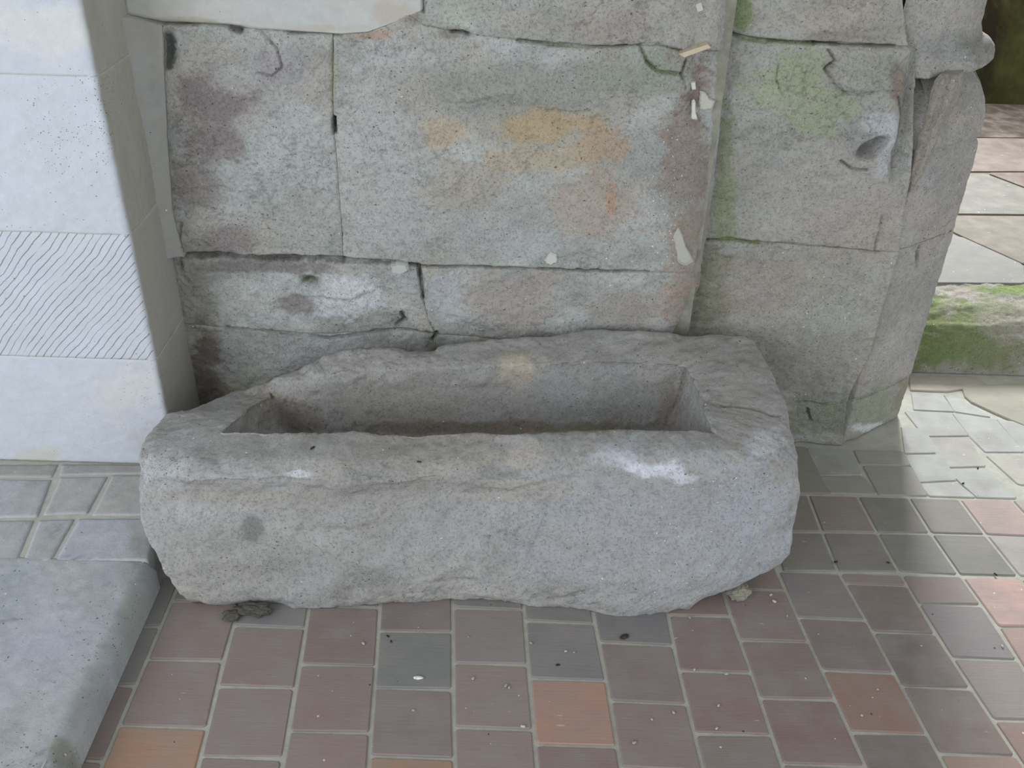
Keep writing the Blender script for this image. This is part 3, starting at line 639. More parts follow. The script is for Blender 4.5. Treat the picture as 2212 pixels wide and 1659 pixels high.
def mould(P):
    z = P[:, 2]
    zs = [0, .02, .145, .155, .165, .60, .86, .872, .885, .93, .97, 1.01, 1.035, 1.045, 1.052, 1.06, 1.075, 1.10, 1.115, 1.125, 1.15, 1.30, 3]
    vs_ = [.004, .0, .0, .006, 0, .0, .004, .012, .004, .008, .018, .040, .062, .072, .072, .036, .028, .030, .045, .066, .074, .080, .080]
    return np.interp(z, zs, vs_)
path_r = [(.86, 2.292), (.95, 2.268), (.972, 2.252), (1.02, 2.276), (1.16, 2.378), (1.183, 2.40), (1.192, 2.43), (1.192, 2.84)]
pk_c = dict(base=(148, 144, 137), light=(160, 157, 150), warm=(160, 150, 141), lines=[([(1985, 535), (1980, 555), (1978, 575)], 5, .010, DK, .9), ([(1944, 545), (1975, 542), (2010, 535)], 4, .005, (176, 168, 158), .5), ([(1930, 560), (1900, 680), (1862, 820)], 7, .002, (150, 132, 104), .5)],
            stains=[(1880, 875, 70, 50, (138, 145, 122), .85), (1950, 870, 20, 60, (134, 124, 98), .7), (2060, 100, 110, 34, (134, 134, 128), .8), (2070, 190, 70, 40, (142, 142, 136), .6), (2000, 30, 60, 40, (156, 152, 146), .6), (2060, 258, 60, 10, (168, 152, 134), .7), (1960, 450, 60, 60, (160, 147, 136), .5), (1890, 925, 45, 10, (205, 208, 210), .8)],
            speck=.02, pit=.10, specks=[(1885, 925, 50, 12, .5)], pits=[(2020, 540, 60, 60, .15)])
seed = 41
path_u = [(.86, 2.275), (.955, 2.272), (1.0, 2.30), (1.075, 2.372), (1.103, 2.408), (1.117, 2.45), (1.117, 2.84)]
for z0, z1 in ((0, .15), (.15, .62), (.62, 1.05), (1.05, 1.62)):
    hi = z0 > 1
    path_block('stone_block', wall_right, path_u if hi else path_r, z0, z1, M_STONE, pk_c, res=.005, amp=.006, edge=.003, inset=(lambda P: (mould(P) - .076) * sstep(P[:, 0], .965, 1.04)) if hi else mould, seed=seed, mort=.15); seed += 1
# broken spur of an old shaft that stands against the chamfer
def spur():
    rows = [(0.78, .975, .028, 0), (.80, .978, .05, .006), (.86, .985, .065, .014), (.93, .99, .075, .018), (1.0, .995, .085, .022), (1.05, 1.0, .085, .02), (1.068, 1.005, .07, .008)]
    z = np.array([r[0] for r in rows]); nz, na = 60, 22
    zz = np.linspace(z[0], z[-1], nz); cx = np.interp(zz, z, [r[1] for r in rows]); w = np.interp(zz, z, [r[2] for r in rows]); o = np.interp(zz, z, [r[3] for r in rows])
    V = []
    for k in range(nz):
        for a in range(na):
            t = a / (na - 1); q = math.sin(math.pi * t) ** 0.45
            V.append((cx[k] - w[k] * 0.35 + w[k] * t, 2.262 - 0.018 * q - o[k] * q + 0.055 * t - (0.012 if 0.2 < t < .5 else 0), zz[k]))
    V = np.array(V); C, pit, d = paint(V, (146, 137, 125), (160, 152, 142), (140, 129, 116), [(2035, 135, 30, 20, (172, 162, 148), .8), (1990, 150, 22, 40, (120, 122, 106), .7)], [], 51, speck=.06, pit=.06)
    V = V + np.array([0.5, -0.85, 0])[None] * (0.014 * fbm(V, 22, 5, 53, .6))[:, None]
    idx = np.arange(nz * na).reshape(nz, na)
    Q = np.stack([idx[:-1, :-1], idx[:-1, 1:], idx[1:, 1:], idx[1:, :-1]], -1).reshape(-1, 4)
    return mesh_obj('broken_spur', V, (Q, [idx[-1].copy(), idx[0][::-1].copy(), ]), M_STONE, wall_right, C, pit)
spur()

# ------------------------------------------------------------------ left-hand limewashed pier
wall_left = struct(box('wall_left', (-2.6, 2.16, 0.0), (-1.05, 2.85, 2.7), M_CORE))
path_l = [(-2.6, 1.955), (-.880, 1.955), (-.872, 1.958), (-.869, 1.966), (-.868, 2.0), (-.870, 2.215)]
def grey_return(P, c):                            # the side of the pier is coloured greyer and darker than its front
    m = (sstep(P[:, 1] + 0.004 * fbm(P, 30, 3, 77), 1.958, 1.968) * (P[:, 0] > -.9))[:, None]
    t = (1 + .10 * fbm(P * np.array([1, 1, .35]), 14, 4, 78))[:, None]
    return c * (1 - m) + lin((158, 155, 148)) * t * m
def pk_l(stains, lines=(), pit=.02, pits=(), base=(182, 185, 192), light=(188, 192, 201), warm=(181, 182, 182)):
    ret = [(300, 300, 62, 420, (168, 165, 158), .0)]
    return dict(base=base, light=light, warm=warm, stains=stains, lines=list(lines), mottled=.35, speck=.0, pit=pit, pits=list(pits), veins=0, post=grey_return)
zc = [1.62, 1.085, .735, .405, .085]
blk = [(pk_l([(100, 60, 200, 60, (198, 196, 190), .6)]), M_WHITE, .0025), (pk_l([(60, 130, 220, 14, (192, 190, 176), .4)], pit=.05, pits=[(150, 260, 130, 170, .30), (220, 240, 40, 120, .3)]), M_WHITE, .005),
       (pk_l([]), M_TOOLED, .002), (pk_l([(80, 985, 50, 16, (186, 184, 168), .7), (330, 960, 60, 50, (170, 170, 170), .6), (270, 850, 90, 70, (198, 194, 188), .5)], pit=.01, pits=[(290, 840, 90, 110, .25)]), M_WHITE, .0025)]
for i, (pk, mt, am) in enumerate(blk):
    path_block('stone_block', wall_left, path_l, zc[i + 1], zc[i], mt, pk, res=.005, amp=am, edge=.0016, ew=.007, seed=61 + i, mortar=(190, 189, 184), mort=.5)
del mt

# ------------------------------------------------------------------ low plinth under the pier
HP = 0.085
plinth = bpy.data.objects.new('stone_plinth', None); col.objects.link(plinth); plinth.location = (-1.6, 1.2, 0)
tag(plinth, 'low grey stone step with flagged top under the whitewashed pier', 'step')
def under(o, root):
    o.parent = root; o.matrix_parent_inverse = Matrix.Translation(-root.location)
under(box('bed', (-2.6, -0.6, 0.0), (-0.835, 2.1, HP - 0.003), M_GROUT), plinth)
pk_p = dict(base=(152, 156, 160), light=(166, 168, 172), warm=(158, 160, 156), lines=[([(0, 1340), (40, 1335)], 3, .002, (110, 112, 108), .6)], stains=[(290, 1330, 40, 160, (138, 142, 132), .7), (220, 1500, 60, 200, (146, 150, 146), .6), (140, 1620, 40, 40, (120, 116, 92), .6), (100, 1400, 140, 90, (166, 168, 176), .6)], speck=.02, pit=.06, pits=[(240, 1380, 90, 120, .3), (80, 1620, 140, 60, .4)])
def kerb_macro(px, py, P):
    d = np.clip((P[:, 0] + .845) / .035, 0, 1)
    return -0.030 * d ** 2.2
o = stone('kerb_stone', None, [('w', -2.6, 1.60), ('w', -1.3, 1.60), ('w', -.81, 1.598)], [('w', -.81, 1.598), ('w', -.805, 1.05), ('w', -.805, .3)], [('w', -2.6, .3), ('w', -.805, .3)], [('w', -2.6, 1.60), ('w', -2.6, .3)],
          ('Z', HP), M_PLINTH, pk_p, depth=HP - .001, res=.006, amp=.004, edge=.004, ew=.008, macro=kerb_macro, seed=71, mort=.2, edges_free=('r', 'b', 'l'))
under(o, plinth)
PG = (160, 163, 164)
for q, c in [([(-90, 1034), (110, 1036), (80, 1116), (-110, 1118)], PG), ([(130, 1031), (232, 1029), (188, 1108), (94, 1112)], (161, 157, 152)), ([(243, 1026), (330, 1024), (345, 1112), (200, 1112)], (162, 159, 152)),
             ([(-110, 1124), (72, 1124), (36, 1211), (-130, 1213)], (158, 161, 160)), ([(84, 1124), (160, 1121), (108, 1212), (50, 1212)], (158, 160, 158)), ([(170, 1120), (340, 1120), (330, 1211), (118, 1212)], (160, 163, 168)),
             ([(-80, 1004), (125, 1003), (112, 1030), (-90, 1030)], (150, 150, 142)), ([(133, 1003), (335, 1003), (330, 1022), (128, 1026)], (152, 150, 143))]:
    P = np.array([unproj(x, y, ('Z', HP))[:2] for x, y in q]); P[:, 0] = np.minimum(P[:, 0], -.826)
    o = stone('paving_slab', None, [('w', *P[0]), ('w', *P[1])], [('w', *P[1]), ('w', *P[2])], [('w', *P[3]), ('w', *P[2])], [('w', *P[0]), ('w', *P[3])], ('Z', HP), M_PLINTH,
              dict(base=c, light=tuple(np.array(c) + 8), warm=tuple(np.array(c) - (2, 5, 9)), stains=[(310, 1180, 40, 50, (134, 130, 112), .6)], lines=[], speck=.01, pit=.02), depth=.06, res=.008, amp=.0025, edge=.002, ew=.007, seed=rng.randint(80, 99), mort=.5, mortar=(176, 178, 180))
    under(o, plinth)
for k in range(4):                                                # slabs left of the view
    for r, (ya, yb) in enumerate(((1.95, 1.80), (1.795, 1.61))):
        x0 = -2.58 + .29 * k
        o = flat_piece('paving_slab', None, ([(x0, yb), (x0 + .28, yb), (x0 + .28, ya), (x0, ya)], HP), .05, M_FLAG, PG, 0.0); under(o, plinth)

# ------------------------------------------------------------------ the trough
def ring_side(pts):
    return np.array([unproj(p[0], p[1], ('Z', p[2])) if p[0] != 'w' else p[1:] for p in pts], float)
NF, NS = 300, 120
def ring(front, right, back, left):
    """front left->right, right front->back, back right->left, left back->front."""
    A = [ring_side(s) for s in (front, right, back, left)]
    return np.concatenate([resample(a, n + 1)[:-1] for a, n in zip(A, (NF, NS, NF, NS))])
R_ = []
R_.append(ring([(415, 1302, .0), (450, 1312, .0), (560, 1304, .0), (650, 1312, .0), (760, 1312, .0), (860, 1304, .0), (960, 1299, .0), (1050, 1300, .0), (1130, 1306, .0), (1230, 1315, .0), (1340, 1331, .0), (1420, 1333, .0), (1490, 1320, .0), (1510, 1308, .0)],
               [(1510, 1308, .0), ('w', .46, 1.68, .0), ('w', .56, 1.85, 0), ('w', .56, 2.08, 0)], [('w', .56, 2.08, 0), ('w', .2, 2.12, 0), ('w', -.3, 2.10, 0), ('w', -.68, 2.04, 0)], [('w', -.68, 2.04, 0), ('w', -.735, 1.85, 0), ('w', -.735, 1.65, 0), (415, 1302, .0)]))
R_.append(ring([(395, 1296, .035), (440, 1300, .03), (560, 1292, .03), (760, 1296, .03), (960, 1284, .03), (1130, 1290, .03), (1250, 1298, .03), (1340, 1312, .03), (1420, 1315, .03), (1490, 1304, .035), (1532, 1290, .035)],
               [(1532, 1290, .035), (1556, 1262, .04), ('w', .57, 1.80, .03), ('w', .60, 2.09, .03)], [('w', .60, 2.09, .03), ('w', .2, 2.14, .03), ('w', -.3, 2.12, .03), ('w', -.70, 2.05, .03)], [('w', -.70, 2.05, .03), ('w', -.765, 1.85, .03), ('w', -.762, 1.65, .03), (395, 1296, .035)]))
R_.append(ring([(352, 1232, .11), (420, 1240, .105), (560, 1236, .10), (760, 1240, .10), (960, 1228, .10), (1130, 1234, .10), (1340, 1252, .10), (1480, 1255, .10), (1580, 1250, .09), (1650, 1236, .08)],
               [(1650, 1236, .08), (1690, 1218, .09), ('w', .665, 1.80, .10), ('w', .64, 2.10, .1)], [('w', .64, 2.10, .1), ('w', .2, 2.15, .1), ('w', -.3, 2.13, .1), ('w', -.72, 2.06, .1)], [('w', -.72, 2.06, .1), ('w', -.80, 1.88, .1), ('w', -.80, 1.68, .1), (352, 1232, .11)]))
R_.append(ring([(300, 1120, .225), (400, 1140, .215), (560, 1146, .20), (760, 1148, .20), (960, 1140, .20), (1130, 1142, .20), (1340, 1148, .20), (1500, 1150, .20), (1620, 1140, .20), (1690, 1135, .19)],
               [(1690, 1135, .19), (1714, 1110, .20), ('w', .69, 1.80, .21), ('w', .655, 2.11, .21)], [('w', .655, 2.11, .21), ('w', .2, 2.155, .21), ('w', -.3, 2.14, .21), ('w', -.72, 2.07, .21)], [('w', -.72, 2.07, .21), ('w', -.83, 1.90, .21), ('w', -.838, 1.68, .21), (300, 1120, .225)]))
R_.append(ring([(312, 1050, .305), (420, 1062, .30), (560, 1068, .29), (760, 1070, .29), (960, 1066, .285), (1100, 1070, .28), (1340, 1064, .29), (1500, 1066, .29), (1630, 1062, .285), (1700, 1058, .28)],
               [(1700, 1058, .28), (1727, 1040, .285), (1722, 985, .32), ('w', .665, 2.11, .33)], [('w', .665, 2.11, .33), ('w', .2, 2.158, .33), ('w', -.1, 2.15, .31), ('w', -.42, 2.13, .30), ('w', -.60, 2.10, .26), ('w', -.715, 2.06, .25)], [('w', -.715, 2.06, .25), ('w', -.822, 1.92, .27), ('w', -.842, 1.70, .29), (312, 1050, .305)]))
R_.append(ring([(335, 1022, .348), (420, 1034, .348), (520, 1036, .345), (640, 1030, .348), (760, 1042, .338), (880, 1040, .34), (1000, 1028, .345), (1100, 1044, .315), (1200, 1026, .335), (1340, 1008, .352), (1450, 1012, .352), (1560, 1010, .352), (1650, 1002, .35)],
               [(1650, 1002, .35), (1706, 985, .345), (1702, 935, .365), (1688, 880, .375), (1683, 850, .38), (1655, 792, .39), (1632, 752, .395), (1618, 727, .40)],
               [(1618, 727, .40), (1540, 722, .405), (1490, 730, .395), (1460, 726, .405), (1400, 719, .415), (1270, 718, .415), (1150, 729, .41), (1050, 736, .41), (955, 752, .40), (940, 764, .39), (880, 762, .40), (820, 753, .405), (740, 757, .405), (700, 769, .395), (645, 800, .36), (600, 813, .345), (555, 842, .30), (545, 858, .28)],
               [(545, 858, .28), (500, 870, .28), (430, 885, .295), (368, 893, .31), (318, 940, .335), (302, 985, .342), (335, 1022, .348)]))
R_.append(ring([(400, 985, .375), (520, 990, .372), (640, 990, .374), (760, 995, .366), (880, 994, .368), (1000, 988, .372), (1100, 996, .352), (1200, 985, .366), (1340, 972, .376), (1450, 975, .376), (1590, 974, .376)],
               [(1590, 974, .376), (1640, 945, .378), (1625, 880, .385), (1590, 800, .398), (1555, 752, .405)], [(1555, 752, .405), (1480, 752, .405), (1400, 745, .412), (1270, 745, .413), (1150, 752, .408), (1050, 760, .405), (955, 772, .40), (880, 780, .40), (820, 774, .402), (740, 778, .398), (680, 800, .385), (640, 822, .36), (605, 832, .335), (565, 852, .305)],
               [(565, 852, .305), (520, 872, .31), (450, 898, .335), (405, 925, .355), (400, 985, .375)]))
FI = [(475, 935, .377), (540, 936, .376), (640, 941, .375), (700, 943, .374), (800, 942, .374), (900, 944, .373), (1000, 938, .377), (1100, 941, .375), (1200, 940, .376), (1330, 934, .38), (1400, 938, .377), (1470, 936, .378), (1550, 940, .377)]
RI = [(1550, 940, .377), (1536, 905, .378), (1522, 862, .382), (1500, 812, .39), (1487, 788, .395)]
BI = [(1487, 788, .395), (1400, 782, .398), (1250, 780, .40), (1100, 786, .395), (1000, 790, .393), (900, 794, .392), (800, 796, .39), (740, 802, .385), (690, 818, .37), (640, 842, .34), (605, 850, .318), (588, 852, .312)]
LI = [(588, 852, .312), (545, 874, .325), (505, 905, .352), (475, 935, .377)]
R_.append(ring(FI, RI, BI, LI))
def shift(P, dx, dy, z): return [('w', p[0] + dx, p[1] + dy, z if z is not None else p[2]) for p in P]
rs = [ring_side(s) for s in (FI, RI, BI, LI)]
ce = np.array([-.08, 1.86])
def inner(k, z, dz=None):
    out = []
    for s in rs:
        q = s.copy(); q[:, 0] = ce[0] + (q[:, 0] - ce[0]) * k[0]; q[:, 1] = ce[1] + (q[:, 1] - ce[1]) * k[1]
        q[:, 2] = z if dz is None else q[:, 2] + dz
        out.append([('w', *r) for r in q])
    return ring(*out)
R_ += [inner((.992, .97), None, -.012), inner((.965, .95), .27), inner((.93, .92), .215), inner((.88, .80), .195), inner((.6, .4), .19)]
R_ = np.array(R_)                                                # levels x points x 3
# smooth curve through the rings
def catmull(R, sub):
    n = len(R); out = []
    for i in range(n - 1):
        p0, p1, p2, p3 = R[max(i - 1, 0)], R[i], R[i + 1], R[min(i + 2, n - 1)]
        for s in range(sub[i]):
            t = s / sub[i]
            sm = .5 * ((2 * p1) + (-p0 + p2) * t + (2 * p0 - 5 * p1 + 4 * p2 - p3) * t * t + (-p0 + 3 * p1 - 3 * p2 + p3) * t ** 3)
            out.append(sm * .75 + (p1 * (1 - t) + p2 * t) * .25)
    out.append(R[-1]); return np.array(out)
G = catmull(R_, [6, 14, 18, 16, 10, 12, 10, 4, 16, 10, 8, 10])
nl, npt = G.shape[:2]
for _ in range(3):                                               # soften the corners a little
    G = (np.roll(G, 1, 1) + G * 6 + np.roll(G, -1, 1)) / 8
d1 = np.roll(G, -1, 1) - np.roll(G, 1, 1); d2 = np.gradient(G, axis=0)
Nn = np.cross(d1, d2); Nn /= (np.linalg.norm(Nn, axis=2)[..., None] + 1e-9)
P = G.reshape(-1, 3); Nn = Nn.reshape(-1, 3)
st_t = [(1400, 1150, 330, 180, (157, 159, 162), .7), (1620, 1130, 110, 150, (158, 160, 166), .75), (600, 1230, 300, 90, (146, 144, 139), .5), (560, 1075, 260, 26, (152, 144, 135), .7), (1130, 1060, 140, 24, (160, 154, 143), .6), (1090, 985, 100, 30, (170, 160, 148), .7), (1330, 985, 90, 26, (176, 178, 186), .8), (1420, 1015, 70, 22, (205, 207, 216), .85), (1480, 1035, 40, 14, (210, 212, 220), .6),
    (545, 1135, 26, 28, (112, 110, 107), .75), (800, 1245, 60, 30, (122, 122, 116), .55), (600, 1220, 50, 18, (124, 124, 118), .5), (740, 1285, 24, 18, (118, 116, 110), .6), (1190, 1290, 60, 14, (128, 126, 118), .5), (350, 1010, 70, 40, (170, 172, 172), .7), (650, 1025, 30, 10, (192, 194, 196), .8), (800, 1030, 90, 14, (140, 138, 135), .6),
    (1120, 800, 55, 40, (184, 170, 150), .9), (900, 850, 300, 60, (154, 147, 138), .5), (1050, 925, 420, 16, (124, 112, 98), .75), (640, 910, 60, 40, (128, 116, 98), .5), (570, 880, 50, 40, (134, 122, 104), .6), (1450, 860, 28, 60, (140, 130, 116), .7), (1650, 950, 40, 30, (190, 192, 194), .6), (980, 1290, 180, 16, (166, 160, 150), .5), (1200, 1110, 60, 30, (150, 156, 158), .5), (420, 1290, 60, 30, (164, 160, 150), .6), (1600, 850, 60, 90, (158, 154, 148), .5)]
ln_t = [([(640, 1145), (700, 1138), (800, 1134)], 4, .006, (112, 106, 98), .7), ([(920, 1256), (1030, 1252)], 4, .006, (116, 112, 102), .7), ([(1162, 1085), (1185, 1070)], 2.5, .003, (100, 100, 96), .6), ([(1140, 1200), (1165, 1140), (1190, 1070)], 2.5, .002, (110, 110, 106), .5), ([(1560, 878), (1620, 880), (1680, 900)], 4, .006, (116, 110, 102), .75), ([(1545, 770), (1548, 800)], 3, .004, (120, 114, 106), .6),
    ([(1480, 800), (1465, 860), (1455, 880)], 5, .004, (112, 98, 74), .7), ([(420, 1040), (520, 1042), (640, 1034), (760, 1048), (900, 1046)], 4, .004, (136, 130, 122), .5), ([(1020, 1060), (1100, 1060), (1180, 1040), (1240, 1030)], 5, .006, (140, 132, 122), .6), ([(1185, 1296), (1215, 1290), (1255, 1280)], 5, .008, (108, 106, 98), .7), ([(485, 1148), (470, 1160)], 4, .003, (120, 116, 108), .5), ([(590, 860), (585, 850)], 4, .006, (110, 94, 80), .7)]
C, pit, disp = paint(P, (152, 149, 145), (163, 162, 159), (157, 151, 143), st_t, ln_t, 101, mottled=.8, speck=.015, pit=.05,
                     specks=[(1580, 1130, 180, 190, .22), (1400, 1100, 200, 90, .10), (1450, 1270, 140, 60, .15)], pits=[(350, 1010, 80, 50, .4), (850, 1040, 140, 20, .3), (800, 1240, 80, 50, .25), (560, 1220, 120, 50, .2), (1600, 1050, 120, 60, .15)])
lev = np.repeat(np.linspace(0, 1, nl), npt)
px, py = proj(P)
rough = np.where(lev > .72, .45, 1.0)
disp = disp * .8 + rough * (.012 * fbm(P, 5.5, 3, 103) + .010 * fbm(P, 17, 4, 104, .6) + .0024 * fbm(P, 80, 3, 105))
disp += rough * .004 * fbm(P * np.array([1, 1, 4.0]), 8, 4, 107)
disp -= .012 * np.exp(-((px - 1110) / 70) ** 2 - ((py - 1010) / 30) ** 2)
P2 = P + Nn * disp[:, None]
P2[:, 2] = np.maximum(P2[:, 2], 0.0005)
P2[:, 1] = np.minimum(P2[:, 1], 2.158)
idx = np.arange(nl * npt).reshape(nl, npt); nx = np.roll(idx, -1, 1)
Q = np.stack([idx[:-1], nx[:-1], nx[1:], idx[1:]], -1).reshape(-1, 4)
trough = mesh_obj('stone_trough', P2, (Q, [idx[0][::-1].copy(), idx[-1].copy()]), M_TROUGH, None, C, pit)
tag(trough, 'long hollowed-out grey stone trough with a broken back corner on the tiled floor', 'trough')

# ------------------------------------------------------------------ small loose things
def rock(name, loc, size, rgb, seed, mat=M_STONE, n=10, rot=0.0, speck=.03, lump=1.0):
    V = []; m = n * 2
    for i in range(n + 1):
        th = math.pi * i / n
        for j in range(m):
            ph = 2 * math.pi * j / m
            V.append((math.sin(th) * math.cos(ph), math.sin(th) * math.sin(ph), math.cos(th)))
    V = np.array(V)
    r = 1 + lump * (.35 * fbm(V + seed * 3.1, 1.3, 3, seed) + .15 * fbm(V + seed, 4, 2, seed + 4))
    V = np.sign(V) * np.abs(V) ** .8 * r[:, None] * np.array(size) / 2
    ca, sa = math.cos(rot), math.sin(rot); V = np.stack([V[:, 0] * ca - V[:, 1] * sa, V[:, 0] * sa + V[:, 1] * ca, V[:, 2]], 1)
    V[:, 2] -= V[:, 2].min(); V[:, 2] = np.maximum(V[:, 2] - size[2] * .08, 0)
    idx = np.arange((n + 1) * m).reshape(n + 1, m); nx = np.roll(idx, -1, 1)
    Q = np.stack([idx[:-1], idx[1:], nx[1:], nx[:-1]], -1).reshape(-1, 4)
    c = np.tile(np.array([*lin(rgb), speck]), (len(V), 1)); c[:, :3] *= (1 + .15 * fbm(V, 60, 3, seed))[:, None]
    o = mesh_obj(name, V, (Q, []), mat, None, c, np.full(len(V), .15)); o.location = loc
    return o
w = unproj(1588, 1292, ZP)
tag(rock('wedge_stone', (w[0] + .006, w[1] + .006, .0005), (.052, .042, .034), (146, 142, 130), 5, n=24, rot=.5), 'rough stone chip wedged under the overhanging end of the trough', 'stone')
w = unproj(545, 1325, ZP); tag(rock('mortar_clod', (w[0], w[1], .0005), (.075, .03, .018), (84, 82, 76), 6, n=24, lump=2.2), 'dark crumbly mortar clod lying against the foot of the trough', 'clod')
w = unproj(500, 1334, ZP); tag(rock('mortar_clod', (w[0], w[1], .0005), (.035, .025, .012), (88, 85, 78), 8, n=20, lump=2.2), 'small dark mortar clod beside the larger clod at the trough', 'clod')
w = unproj(904, 1466, ZP); tag(rock('lime_chip', (w[0], w[1], .0005), (.022, .008, .006), (235, 235, 232), 9, n=8), 'bright white chip lying on the grey tile', 'chip')
w = unproj(1348, 1377, ZP); tag(rock('dead_leaf', (w[0], w[1], .0005), (.022, .012, .005), (62, 58, 48), 10, n=8, rot=.4), 'dark curled leaf scrap on the tile in front of the trough', 'leaf')
crumbs = [(1100, 1486, 210), (1093, 1482, 190), (1500, 1447, 205), (1569, 1457, 200), (1370, 1605, 190), (1490, 1335, 180), (1012, 1377, 190), (1147, 1390, 200), (1222, 1408, 205), (1240, 1410, 200), (300, 1338, 215), (785, 1391, 200), (1665, 1286, 215), (1672, 1300, 210), (1700, 1331, 200), (1990, 1396, 205), (2165, 1397, 210), (1740, 1466, 205), (1408, 1555, 205), (1455, 1540, 195), (1130, 1570, 215), (1022, 1467, 200), (893, 1535, 190), (1552, 1525, 200), (1548, 1574, 205)]
for i, (x, y, g) in enumerate(crumbs):
    w = unproj(x, y, ZP); s = rng.uniform(.0035, .007); g = g - 25
    tag(rock('mortar_crumb', (w[0], w[1], .0005), (s * 1.6, s, s * .6), (g, g - 3, g - 8), 20 + i, n=5, rot=rng.uniform(0, 3)), {4: 'pale crumb of mortar on the red tile next to the orange tile', 10: 'pale crumb of mortar on the dark strip between plinth and trough', 11: 'pale crumb of mortar on the red tile beside the grey tile', 16: 'pale crumb of mortar on the lit tile by the pink tile'}.get(i, 'tiny pale crumb of mortar lying on the terracotta tiles'), 'crumb', 'pale mortar crumbs scattered on the tiles')
for i, (x, y) in enumerate([(845, 1387), (838, 1375), (675, 972), (905, 988), (2112, 1012), (2080, 1045), (1918, 1216), (2150, 1242), (1805, 1215), (1205, 1437)]):
    on_t = y < 1000 and x < 1000
    w = unproj(x, y, ('Z', .374 if on_t else 0.0)); s = rng.uniform(.004, .008)
    if on_t:
        k = np.argmin(np.hypot(P2[:, 0] - w[0], P2[:, 1] - w[1]) + (P2[:, 2] < .3) * 9); w = np.array([w[0], w[1], P2[k, 2]])
    tag(rock('dirt_crumb', (w[0], w[1], w[2] + .0005), (s * 1.8, s * .8, s * .5), (52, 46, 40), 60 + i, n=5, rot=rng.uniform(0, 3)),
        ('dark speck of dirt on the trough rim beside its broken corner', 'dark speck of dirt half-way along the front rim of the trough')[x > 800] if on_t else 'dark speck of dirt lying on the floor paving', 'crumb', 'dirt specks on the trough rim' if on_t else 'dirt specks on the floor')
# pale wood splinter caught on the broken corner of the wall
A = [unproj(x, y, ('Y', 2.155, 0)) for x, y in ((1466, 117), (1528, 96), (1536, 103), (1478, 124))]
V = [tuple(a) for a in A] + [tuple(a + np.array([0, .035, .004])) for a in A]
sp = mesh_obj('wood_splinter', np.array(V), [(3, 2, 1, 0), (4, 5, 6, 7), (0, 1, 5, 4), (1, 2, 6, 5), (2, 3, 7, 6), (3, 0, 4, 7)], plain_material('pale_wood', (176, 162, 140), (188, 176, 156), 60, .2), None, smooth=False)
tag(sp, 'pale wooden splinter lodged in the broken corner of the wall', 'splinter')

# ------------------------------------------------------------------ passage behind the pier
YS, HS = 2.672, 0.20
prof = [(YS, 0.0), (YS + .004, .05), (YS + .02, .10), (YS + .07, .145), (YS + .16, .178), (YS + .27, .196), (YS + .31, .198)]
pr = resample(prof, 70); nx_ = 260
xs = np.linspace(1.0, 3.1, nx_)
V = np.array([(x, a, b) for a, b in pr for x in xs])
C, pit, dsp = paint(V, (140, 134, 122), (158, 152, 144), (146, 138, 122), [(2080, 740, 150, 70, (108, 120, 70), .95), (1990, 710, 70, 100, (106, 120, 68), .95), (2120, 680, 140, 40, (116, 124, 80), .75), (2010, 650, 70, 24, (108, 122, 68), .9), (2180, 622, 70, 14, (110, 130, 60), .9), (2180, 760, 90, 40, (120, 122, 90), .6), (2180, 700, 80, 40, (150, 142, 132), .6), (2420, 740, 130, 60, (110, 120, 74), .85), (2680, 700, 120, 70, (114, 122, 80), .8), (2560, 640, 160, 30, (116, 126, 76), .7)], [], 121, speck=.05, pit=.12)
V = V + np.array([0, -.5, .85])[None] * ((.012 * fbm(V * np.array([.6, 1.4, 1.4]), 16, 5, 122, .6) + .004 * fbm(V, 70, 2, 125)) * sstep(np.repeat(np.linspace(0, 1, 70), nx_), 0, .1))[:, None]
idx = np.arange(70 * nx_).reshape(70, nx_); Q = np.stack([idx[:-1, :-1], idx[:-1, 1:], idx[1:, 1:], idx[1:, :-1]], -1).reshape(-1, 4)
nb = len(V); ring_b = np.concatenate([idx[:, 0], idx[::-1, -1]])
Vb = np.array([(1.0, YS + .31, 0), (3.1, YS + .31, 0)])
step = mesh_obj('stone_step', np.concatenate([V, Vb]), (Q, [[*idx[:, 0], nb][::-1], [*idx[:, -1], nb + 1], [*idx[-1, :][::-1], nb, nb + 1][::-1], [idx[0, 0], nb, nb + 1, idx[0, -1]]]), M_STONE, None, np.concatenate([C, C[:2]]), np.concatenate([pit, pit[:2]]))
tag(step, 'worn mossy green stone step leading into the passage behind the pier', 'step')
floor2 = struct(box('floor', (0.9, YS + .31, -0.08), (3.4, 5.2, HS - .006), M_PASSFLOOR))
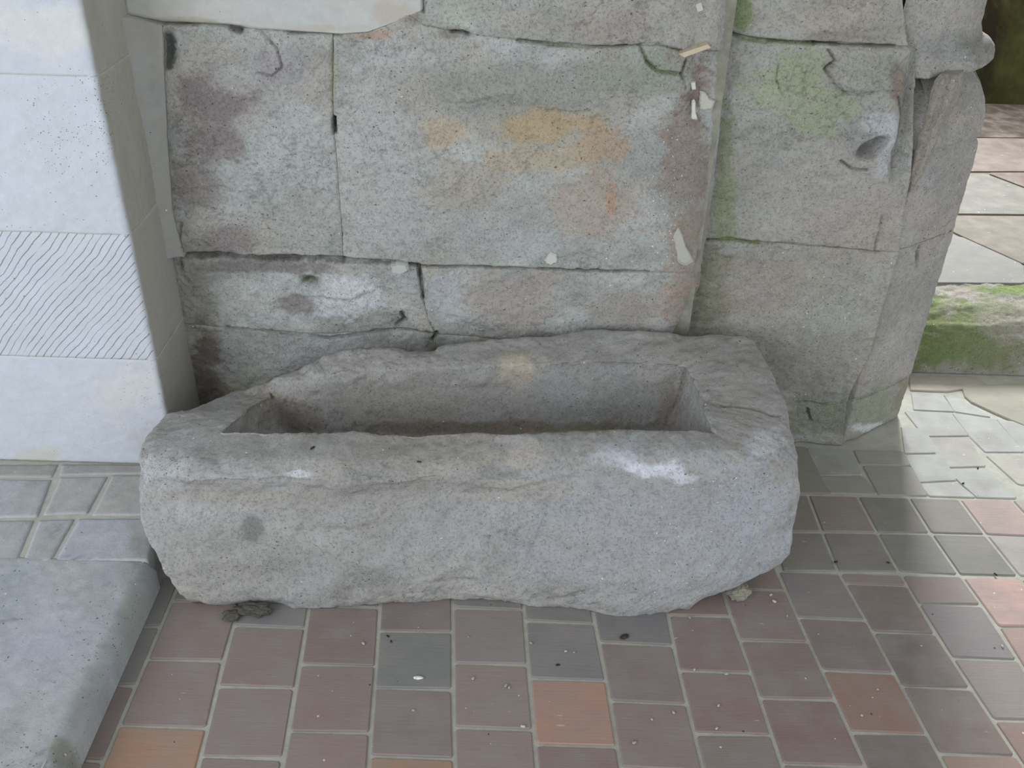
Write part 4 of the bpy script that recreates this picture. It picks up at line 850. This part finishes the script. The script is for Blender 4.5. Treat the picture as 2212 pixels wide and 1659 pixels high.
PASS = [([(1940, 610), (2215, 612), (2212, 572), (2074, 510), (1990, 508)], (108, 109, 106)), ([(2074, 508), (2212, 570), (2440, 580), (2330, 468), (1990, 465)], (101, 95, 86)), ([(2218, 612), (2470, 615), (2440, 585), (2214, 575)], (115, 112, 106)),
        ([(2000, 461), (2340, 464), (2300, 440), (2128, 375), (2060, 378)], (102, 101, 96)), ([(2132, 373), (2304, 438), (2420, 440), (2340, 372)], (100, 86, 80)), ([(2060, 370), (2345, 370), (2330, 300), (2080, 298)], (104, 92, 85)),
        ([(2080, 296), (2335, 298), (2310, 226), (2090, 226)], (76, 65, 58))]  # farthest slab: shade of the distance put into its dark brown
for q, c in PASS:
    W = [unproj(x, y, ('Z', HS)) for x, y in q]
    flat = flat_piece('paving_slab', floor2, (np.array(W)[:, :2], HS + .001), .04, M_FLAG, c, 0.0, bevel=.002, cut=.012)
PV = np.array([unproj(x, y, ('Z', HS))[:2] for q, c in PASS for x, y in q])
for ya, yb, c in ((2.995, 3.55, (104, 103, 98)), (3.56, 4.10, (100, 97, 91)), (4.11, 4.60, (96, 86, 80)), (4.61, 5.13, (78, 68, 61))):  # farthest band has the same shade in its colour
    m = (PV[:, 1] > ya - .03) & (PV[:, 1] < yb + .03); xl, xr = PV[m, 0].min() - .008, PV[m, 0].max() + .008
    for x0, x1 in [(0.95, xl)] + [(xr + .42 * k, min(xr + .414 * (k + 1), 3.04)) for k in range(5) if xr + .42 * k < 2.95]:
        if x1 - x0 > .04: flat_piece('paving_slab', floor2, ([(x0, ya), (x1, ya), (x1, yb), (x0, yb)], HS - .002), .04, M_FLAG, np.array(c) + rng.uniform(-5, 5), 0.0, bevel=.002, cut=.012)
box_far = struct(box('wall_far', (0.4, 5.15, 0.0), (3.6, 5.4, 2.7), M_SHADED_MOSSWALL))
struct(box('wall_passage', (3.05, 2.46, 0.0), (3.4, 5.15, 2.7), M_SHADED_MOSSWALL))
struct(box('wall_lintel', (1.06, 2.46, 2.1), (3.05, 2.85, 2.7), M_CORE))
struct(box('added_ceiling', (-2.6, -1.6, 2.7), (3.4, 5.4, 2.85), M_ADDED_CEILING))  # unseen slab added to hold back sky light from above
